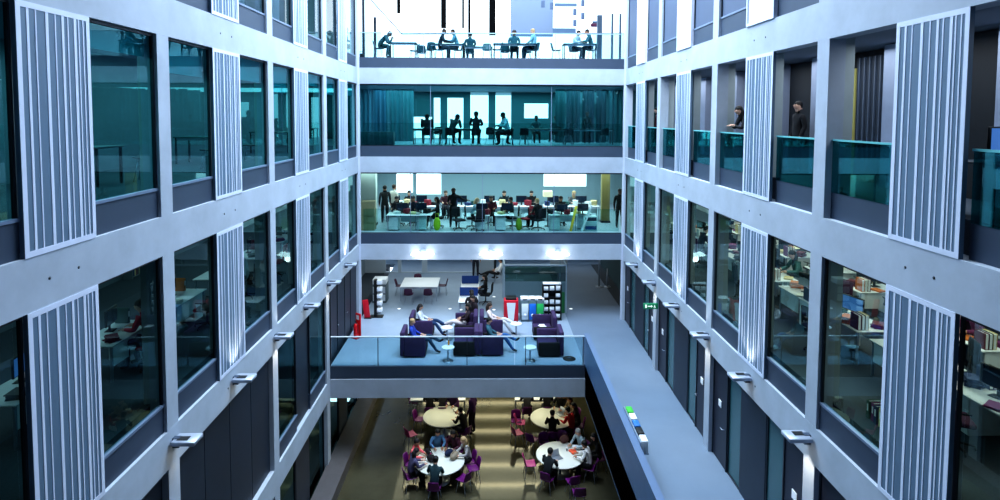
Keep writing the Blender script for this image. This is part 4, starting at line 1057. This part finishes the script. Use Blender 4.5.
r = empty('low_cupboard', mp(372, 27.0), label='low dark teal cupboard at the left end of the middle floor room', cat='cupboard')
MB().rbox(-1.0, 1.0, -.25, .25, 0, .6, .02).build('carcass', mat('cup_teal', (20, 62, 72), .6), r)
for x in (-.5, .5): MB().rbox(x-.48, x+.48, -.27, -.251, .04, .56, .005, seg=1).build('door', mat('cup_teal_door', (24, 70, 80), .6), r)
def curtain(w=1.2, h=2.7, c=(58, 112, 122)):
    vs = []; fs = []; n_ = int(w*30)
    for i in range(n_+1):
        x = -w/2+w*i/n_; y = .04*math.sin(i*.9)
        vs += [(x, y, .02), (x, y, h)]
    for i in range(n_): fs.append((2*i, 2*i+2, 2*i+3, 2*i+1))
    return MB().add(vs, fs, True).build('curtain', mat('curtain_%d_%d_%d' % c, c, .8, noise=.2, scale=2, stretch=(4, 1, .2)))
for i, (px, w_, c) in enumerate(((366, .9, (66, 118, 142)), (380, .8, (50, 100, 128)), (393, .9, (44, 104, 118)), (407, .7, (52, 112, 124)), (560, .5, (36, 90, 100)), (573, .7, (30, 76, 90)), (588, .6, (26, 66, 82)), (601, .5, (30, 70, 86)), (615, .7, (56, 110, 122)))):
    place(curtain, mp(px, 30.6 if i < 4 else 29.8), 0, 'teal curtain hanging inside the middle floor room, %s from the left' % ORDN[i], 'curtain', w=w_, c=c)

# ------------------------------------------------------------------ OFFICE FLOOR behind the back glass
OZ = FZ(-1)
def op(px, Y): return Vector((P(px, 215, Y=Y).x, Y, OZ))
for i, (px, Y, w_) in enumerate(((404, 27.0, 1.5), (424, 27.05, .8), (482, 27.0, .7), (504, 27.0, .9), (562, 27.1, 1.3), (583, 27.45, .7))):
    place(desk, op(px, Y), PI, 'white desk behind the back office glass, %s from the left' % ORDN[i], 'desk', w=w_)
for i in range(4):
    place(box_carton, Vector((op(368.5, 27.0).x, 27.0+.02*(i % 2), OZ+i*.335)), .1*(i % 2), 'brown carton in the stack at the left end of the back office, '+['bottom', 'second up', 'third up', 'top'][i], 'box', w=.62, h=.325, c=(150, 138, 110))
for px, Y, rz, pose, lab, top, leg, hr, st, sk in ((385, 28.6, .3, 'stand', 'person in black standing behind the carton stack', (12, 18, 22), (12, 16, 22), 'black', 'short', 1),
        (394, 29.0, -.6, 'stand', 'dark-haired person in a cream top standing near the cartons', (215, 210, 200), (16, 16, 20), 'brown', 'short', 1),
        (453.5, 27.6, PI, 'stand_arm', 'person all in black standing with one arm out in the back office', (10, 14, 20), (10, 12, 18), 'black', 'short', 2),
        (414, 28.2, PI, 'sit_table', 'person in a patterned navy top at the leftmost back office desk', (28, 40, 60), (14, 16, 24), 'black', 'short', 1),
        (438, 27.5, PI/2, 'sit_back', 'person in dark clothes seated with a lime bag in the back office', (20, 24, 28), (16, 18, 24), 'black', 'long', 1),
        (472, 27.4, -PI/2, 'sit_table', 'fair-haired person in a light blue top in the back office', (150, 180, 196), (20, 30, 40), 'blonde', 'long', 0),
        (512, 27.5, PI/2, 'sit_back', 'person in a dark olive jacket at the middle of the back office', (30, 34, 30), (16, 18, 24), 'black', 'short', 1),
        (538, 27.0, PI*.2, 'sit_back', 'person in a black coat under the pale lamp in the back office', (12, 18, 24), (12, 14, 20), 'blonde', 'short', 0),
        (560, 28.3, PI, 'sit_table', 'person in dark grey behind the cluttered right back office desk', (30, 36, 42), (14, 16, 24), 'black', 'long', 1),
        (491, 28.3, PI, 'sit_table', 'person in maroon behind the middle back office desk', (84, 24, 40), (14, 16, 24), 'black', 'long', 1),
        (399, 28.1, PI*.9, 'sit_table', 'person in black and white behind the left back office desk', (24, 26, 32), (14, 16, 24), 'black', 'long', 0),
        (619.5, 27.5, PI, 'stand', 'dark figure standing at the right end of the back office', (12, 18, 20), (12, 14, 18), 'black', 'short', 2)):
    a = op(px, Y); person(pose, a, rz, lab, top, leg, hr, st, sk)
    if 'stand' not in pose: place(office_chair, a, rz, 'swivel chair under the '+' '.join(lab.split()[:10]), 'chair')
place(office_chair, op(527, 27.3), 2.2, 'empty red swivel chair in the back office', 'chair', c=(140, 24, 44))
place(office_chair, op(459, 26.9), -2.6, 'empty black swivel chair beside the standing person in black', 'chair')
place(office_chair, op(478, 26.8), .4, 'empty black swivel chair by the middle back office desk', 'chair', c=(14, 20, 30))
place(bag, op(437, 26.9)+Vector((0, 0, 0)), 0, 'lime yellow bag in front of the seated person in dark clothes, back office', 'bag', c=(196, 210, 50), w=.34, h=.62)
place(bag, op(519, 26.9), 0, 'olive yellow bag near the person in the olive jacket', 'bag', c=(150, 165, 50), w=.3, h=.6)
cl = [((232, 236, 240), 'white'), ((40, 90, 90), 'green'), ((150, 40, 60), 'red'), ((220, 205, 160), 'cream'), ((40, 60, 110), 'blue'), ((24, 26, 32), 'black')]
rnd = random.Random(5); q = 0
for px in (397, 402, 407, 413, 421, 427, 477, 482, 487, 501, 507, 551, 557, 562, 567, 577, 583):
    c, nm = cl[q % 6]; Y = 27.0+rnd.uniform(-.15, .2); dn = ORDN[[i for i, v in enumerate((415, 440, 492, 520, 570, 900)) if px < v][0]]
    a = op(px, Y)+Vector((0, 0, .742))
    if q % 3 == 1: place(monitor, a, PI+rnd.uniform(-.3, .3), 'monitor on the %s white desk behind the back office glass, spot %s' % (dn, ORDN[q % 12]) if False else 'dark monitor at the %s clutter spot from the left, back office desks' % (ORDN[q] if q < 13 else 'last but %s' % ['third', 'second', 'first', 'zeroth'][q-13]), 'monitor', lit=0)
    else: place(paper_stack, a, rnd.uniform(-1, 1), '%s paper pile on the %s white desk from the left, back office' % (nm, dn), 'papers', group='paper piles on the back office desks', c=c, h=.12+.05*(q % 3))
    q += 1
for i, px in enumerate((398, 425, 465, 493, 525, 557, 585)):
    place(desk, op(px, 29.6), PI, 'white desk in the second row of the back office, %s from the left' % ORDN[i], 'desk', w=1.4)
    for j in range(4):
        c, nm = cl[(i*2+j*3) % 6]; a = op(px, 29.6)+Vector((-.5+j*.32, .1*(j % 2), .742))
        if j == 1: place(monitor, a, PI, 'monitor on the %s desk of the second row, back office' % ORDN[i], 'monitor', lit=0)
        else: place(paper_stack, a, j*.4, 'paper pile on the %s desk of the second row, back office' % ORDN[i], 'papers', group='paper piles on the second row of the back office', c=c, h=.12+.06*(i+j) % .2)
for i, px in enumerate((410, 446, 504, 531, 573)):
    a = op(px, 30.3); t_ = [(20, 24, 30), (70, 30, 44), (40, 60, 70), (18, 20, 26), (96, 100, 104)][i]
    person('sit_table', a, PI, '%s person from the left in the second desk row of the back office' % ORDN[i], t_, hair=('black', 'brown', 'black', 'dark', 'blonde')[i], style=('long', 'short')[i % 2])
    place(office_chair, a, PI, 'swivel chair under the %s person from the left, second row, back office' % ORDN[i], 'chair')
r = empty('desk_lamp', op(547.5, 27.9)+Vector((0, 0, 0)), label='tall lamp with a pale square shade in the back office', cat='lamp')
MB().lathe([(.15, 0), (.15, .02), (.03, .04)], n=16).build('base', M_BLACK, r); MB().tube([(0, 0, .03), (0, 0, 1.45)], .018, 8).build('pole', M_BLACK, r)
MB().rbox(-.22, .22, -.15, .15, 1.42, 1.70, .02).build('shade', mat('shade_cream', (240, 232, 200), .6, emit=.7), r)
r = empty('rolled_plan', op(574, 26.66), label='yellow rolled tube leaning by the right back office desk', cat='tube')
MB().tube([(-.15, 0, 0), (.12, .1, 1.15)], .06, 12).build('tube', mat('tube_yellow', (225, 200, 60), .6), r); MB().tube([(.12, .1, 1.15), (.122, .101, 1.16)], .05, 12).build('end_cap', M_WHITE, r)
r = empty('drawing_board', op(582, 26.82), label='white drawing board leaning diagonally at the right of the back office', cat='board')
MB().box(-.03, .03, -.15, .15, 0, 1.25, Matrix.Rotation(.35, 4, 'Y')).build('board', M_WHITE, r); MB().box(-.4, -.34, -.03, .03, 0, .3).build('prop', M_WHITE, r)
r = empty('drawer_unit', op(590, 27.0), label='white and blue drawer unit under the right back office desk', cat='drawers')
MB().rbox(-.3, .3, -.25, .25, 0, .66, .01, seg=1).build('carcass', M_WHITE, r)
for i in range(3): MB().box(-.26, .26, -.262, -.251, .06+i*.2, .22+i*.2).build('drawer', mat('drawer_%d' % i, [(40, 70, 130), (210, 216, 225), (30, 40, 70)][i], .5), r)
r = empty('column_yellow', Vector((op(605, 29).x, 29, OZ)), label='yellow brown square column inside the right of the back office', cat='column')
MB().box(-.2, .2, -.15, .15, .1, 2.7).build('shaft', mat('col_yellow', (130, 120, 70), .7), r); MB().box(-.23, .23, -.18, .18, 0, .1).build('base', M_BLACK, r)
r = empty('white_column', Vector((op(373.5, 28.2).x-.3, 28.2, OZ)), label='pale square column inside the left end of the back office', cat='column')
MB().box(-.45, .45, -.2, .2, .1, 2.7).build('shaft', mat('col_pale', (190, 205, 200), .7), r); MB().box(-.47, .47, -.22, .22, 0, .1).build('base', M_BLACK, r)

# ------------------------------------------------------------------ RIGHT-HAND OFFICES (office floor, seen down through the windows)
rnd = random.Random(11)
cols = [((236, 238, 232), 'white'), ((214, 198, 150), 'cream'), ((54, 92, 84), 'green'), ((104, 34, 54), 'red'), ((48, 66, 110), 'blue'), ((214, 120, 50), 'orange'), ((96, 96, 100), 'grey'), ((120, 50, 110), 'purple')]
drow = 0
for i in range(10):
    for j, X_ in enumerate((8.15, 10.3)):
        y = 7.1+i*1.9+(.0 if j == 0 else .5); nm = '%s %s-row desk from the camera, right office' % (ORDN[i], 'window' if j == 0 else 'inner')
        rz = PI/2 if (i % 2) else -PI/2
        place(desk, (X_, y, OZ), 0 if j else rz, 'white '+nm, 'desk', w=1.5)
        if j and i % 2: rz = 0
        zt = OZ+.742
        place(monitor, (X_+(.05 if j == 0 else 0), y+.12, zt), rz+PI*.1 if j == 0 else PI, 'monitor on the '+nm, 'monitor', lit=(0, 1, 0, 2, 0)[(i*2+j) % 5])
        for q in range(5):
            c, cn = cols[(i*3+j*5+q*2+q//3) % 8]; ox = (-.22, .22, -.25, .26, .02)[q]; oy = (-.55, -.5, -.18, .52, .58)[q]
            if j: ox, oy = oy, ox
            if q in (0, 3) and not (j == 0 and q == 3 and i % 3 == 0):
                for b in range(3):
                    c2, cn2 = cols[(i+q+b*3+j) % 8]; lab = '%s ring binder standing on the %s' % (cn2, nm)
                    place(binder, (X_+ox+(b-1)*.08, y+oy, zt), 0, lab, 'binder', group='ring binders on the right-hand office desks', c=c2)
            else: place(paper_stack, (X_+ox, y+oy, zt), rnd.uniform(-1, 1), '%s paper pile on the %s' % (cn, nm), 'papers', group='paper piles on the right-hand office desks', c=c, h=(.04, .09, .15)[(q+i) % 3])
        cx_ = X_+(-.75 if rz > 0 else .75) if j == 0 else X_; cy_ = y if j == 0 else y-.75
        place(office_chair, (cx_, cy_, OZ), facing((cx_, cy_), (X_, y))+rnd.uniform(-.5, .5), 'swivel chair at the '+nm, 'chair', c=((24, 28, 38), (70, 24, 60), (30, 44, 60))[(i+j) % 3])
for i, (x, y, top, lab) in enumerate(((8.9, 9.0, (18, 20, 26), 'person in black working at a desk behind the nearest right office window'), (8.95, 16.6, (60, 110, 110), 'person in a green top at a desk in the right-hand office'), (7.4, 20.4, (20, 24, 34), 'dark-clothed person seated far along the right-hand office'), (10.3, 11.9, (110, 40, 90), 'person in a purple top at an inner desk of the right-hand office'))):
    person('sit_table', (x, y, OZ), PI/2 if x > 8 else -PI/2, lab, top, hair='black', style='long' if i % 2 else 'short')
r = empty('floor_bag', (6.9, 8.75, OZ), label='dark coat draped over a chair just inside the second right office window', cat='coat')
MB().ell((0, 0, .55), (.28, .24, .42), 14, 10).build('coat_body', mat('coat_black', (14, 16, 22), .95), r); MB().rbox(-.2, .2, -.2, .2, 0, .4, .04).build('stool', M_BLACK, r)
for i in range(7):
    c, cn = cols[(i*3) % 8]
    place(binder, (6.75+.02*(i % 2), 9.3+i*.1, OZ), PI/2, '%s file standing on the floor inside the right office window' % cn, 'binder', group='files on the floor by the right office window', c=c)
# LEFT-HAND OFFICES
for i in range(8):
    y = 7.4+i*2.35; nm = '%s desk from the camera, dim left office' % ORDN[i]
    place(desk, (-7.7, y, OZ), PI/2, 'white '+nm, 'desk', w=1.5); zt = OZ+.742
    place(monitor, (-7.85, y+.1, zt), -PI/2+.2, 'monitor on the '+nm, 'monitor', lit=i % 3 == 1)
    c, cn = cols[(i*5+1) % 8]
    place(paper_stack, (-7.5, y-.45, zt), .4*i, '%s paper pile on the %s' % (cn, nm), 'papers', c=c, h=.09)
    place(binder, (-7.9, y+.55, zt), -PI/2, '%s ring binder on the %s' % (cols[(i*3+4) % 8][1], nm), 'binder', c=cols[(i*3+4) % 8][0])
    place(office_chair, (-6.95, y, OZ), PI/2, 'swivel chair at the '+nm, 'chair', c=((24, 28, 38), (150, 24, 40))[i % 3 == 2])
person('sit_table', (-6.95, 7.4+4*2.35, OZ), PI/2, 'fair-haired person at a desk behind a left office window', (200, 206, 214), hair='blonde')
person('sit_table', (-6.95, 7.4+2*2.35, OZ), PI/2, 'person in a red top at a desk in the dim left-hand office', (170, 30, 40), hair='black')
for i, (y, w_) in enumerate(((9.3, .5), (12.9, .4))):
    r = empty('notice_board', (-8.9 if i == 0 else -9.5, y, OZ+1.9), label='pale notice sheet hanging in the dim left-hand office, '+('nearer one', 'farther one')[i], cat='notice')
    MB().box(-.01, .01, -w_, w_, -.3, .3).build('board', mat('notice_pale', (170, 190, 200), .7, emit=.1), r); MB().box(-.012, .012, -w_-.02, w_+.02, .3, .34).build('rail', M_STEEL, r)
    MB().box(-.01, .01, -.01, .01, .34, 1.25).build('hanger', M_STEEL, r)
# bookcases along the left inner wall
def bookcase():
    r = empty('bookcase'); mb = MB(); mb.box(-.5, -.47, -.15, .15, 0, 1.9); mb.box(.47, .5, -.15, .15, 0, 1.9); mb.box(-.47, .47, -.15, -.13, 0, 1.9)
    mb.build('carcass', mat('case_grey', (120, 130, 140), .6), r)
    rr = random.Random(3)
    for q in range(5):
        zz = .05+q*.37; s_ = MB().box(-.47, .47, -.13, .15, zz, zz+.02).build('shelf', mat('case_grey', (120, 130, 140), .6), r)
        x = -.44
        while x < .38:
            w_ = rr.choice((.03, .045, .06)); c = rr.choice(cols)[0]; MB().box(x, x+w_-.003, -.1, .12, zz+.021, zz+.021+rr.uniform(.2, .31)).build('book', mat('binder_%d_%d_%d' % c, c, .6), s_); x += w_+(.1 if rr.random() < .12 else 0)
    return r
for i in range(6):
    place(bookcase, (XR+5.7, 8+i*3.1, OZ), PI/2, 'grey bookcase of files on the inner wall of the right office, %s from the camera' % ORDN[i], 'bookcase')
for i in range(4):
    place(bookcase, (XL-5.7, 9+i*3.4, OZ), -PI/2, 'grey bookcase on the inner wall of the left-hand office, %s from the camera' % ORDN[i], 'bookcase')
# MIDDLE FLOOR sides
for i, y in enumerate((9.6, 12.0, 14.7, 17.2)):
    place(cafe_chair, (-6.9, y, MZ), PI*.6, 'dark chair behind the left middle floor windows, %s from the camera' % ORDN[i], 'chair', c=(20, 40, 50))
for i, y in enumerate((11.2, 16.4, 21.4)):
    place(table, (-7.8, y, MZ), 0, 'dim table behind the left middle floor windows, %s from the camera' % ORDN[i], 'table', w=1.4, d=.8, c=(60, 90, 96))
for px, py, X_, pose, rz, lab, top in ((740, 107, 6.66, 'stand_lean', PI/2, 'person with long dark hair leaning on the right gallery balustrade', (26, 30, 36)), (719, 118, 6.7, 'stand_lean', PI*.6, 'shorter person beside the leaning one on the right gallery', (90, 70, 66)),
        (799, 110, 7.3, 'stand', PI*.5, 'dark figure standing back in the right gallery, near the slatted panel', (20, 22, 28)), (690-33, 118, 6.9, 'stand', PI*.4, 'figure with a reddish scarf far along the right gallery', (80, 34, 38))):
    a = P(px, py, X=X_+ (0 if 'stand' == pose else -.25)); person(pose, (X_, a.y, MZ), rz, lab, top, hair='black', style='long' if 'long' in lab else 'short', sc=.98 if 'shorter' not in lab else .9)
a = P(988, 137, X=6.75)
place(table, (6.95, a.y-.1, MZ), PI/2, 'dark table in the right gallery nearest the camera', 'table', w=1.2, d=.7, c=(40, 52, 66))
place(monitor, (6.85, a.y-.05, MZ+.742), PI+.5, 'blue-lit monitor on the dark table in the right gallery', 'monitor', lit=1)
# slatted screen inside the gallery
r = empty('gallery_slatted_screen', (XR+1.88, 11.4, MZ), label='dark vertical-slatted screen at the back of the right gallery', cat='screen')
MB().box(0, .04, 0, 1.2, 0, 2.6).build('backing', mat('scr_dark', (48, 58, 72), .7), r)
for q in range(7): MB().box(-.03, 0, .05+q*.17, .08+q*.17, 0, 2.6).build('slat', mat('slat_grey', (92, 104, 122), .6), r)
r = empty('yellow_lit_strip', (XR+1.9, 12.68, MZ), label='tall yellow-lit strip at the back of the right gallery', cat='door')
MB().box(0, .04, 0, .3, 0, 2.4).build('leaf', mat('yellow_lit', (150, 150, 90), .6, emit=.25), r); MB().box(-.05, 0, .05, .08, .95, 1.1).build('handle', M_STEEL, r)  # strip of yellow light, painted as faint emission on a door-like leaf
# top floor left: seated heads seen through the windows
for i, (px, k_) in enumerate(((333, 40), (345, 52))):
    a = P(px, k_, X=-6.6); person('sit_back', (-6.6, a.y, TZ), -PI/2, 'dark seated figure behind the top left windows, %s one' % ('nearer', 'farther')[i], (24, 60, 70), hair='black', skin=2)
    place(cafe_chair, (-6.6, a.y, TZ), -PI/2, 'chair under the %s dark figure behind the top left windows' % ('nearer', 'farther')[i], 'chair', c=(34, 84, 96))

def _check():
    seen = {}
    for o in SC.objects:
        if o.parent is None and o.get('label'):
            n_ = len(o['label'].split())
            if n_ > 16 or n_ < 4: print('LABLEN', n_, o['label'])
            seen.setdefault(o['label'], []).append(o)
    for l, os_ in seen.items():
        if len(os_) > 1 and not all(o.get('group') for o in os_): print('LABDUP', len(os_), l)
_check()
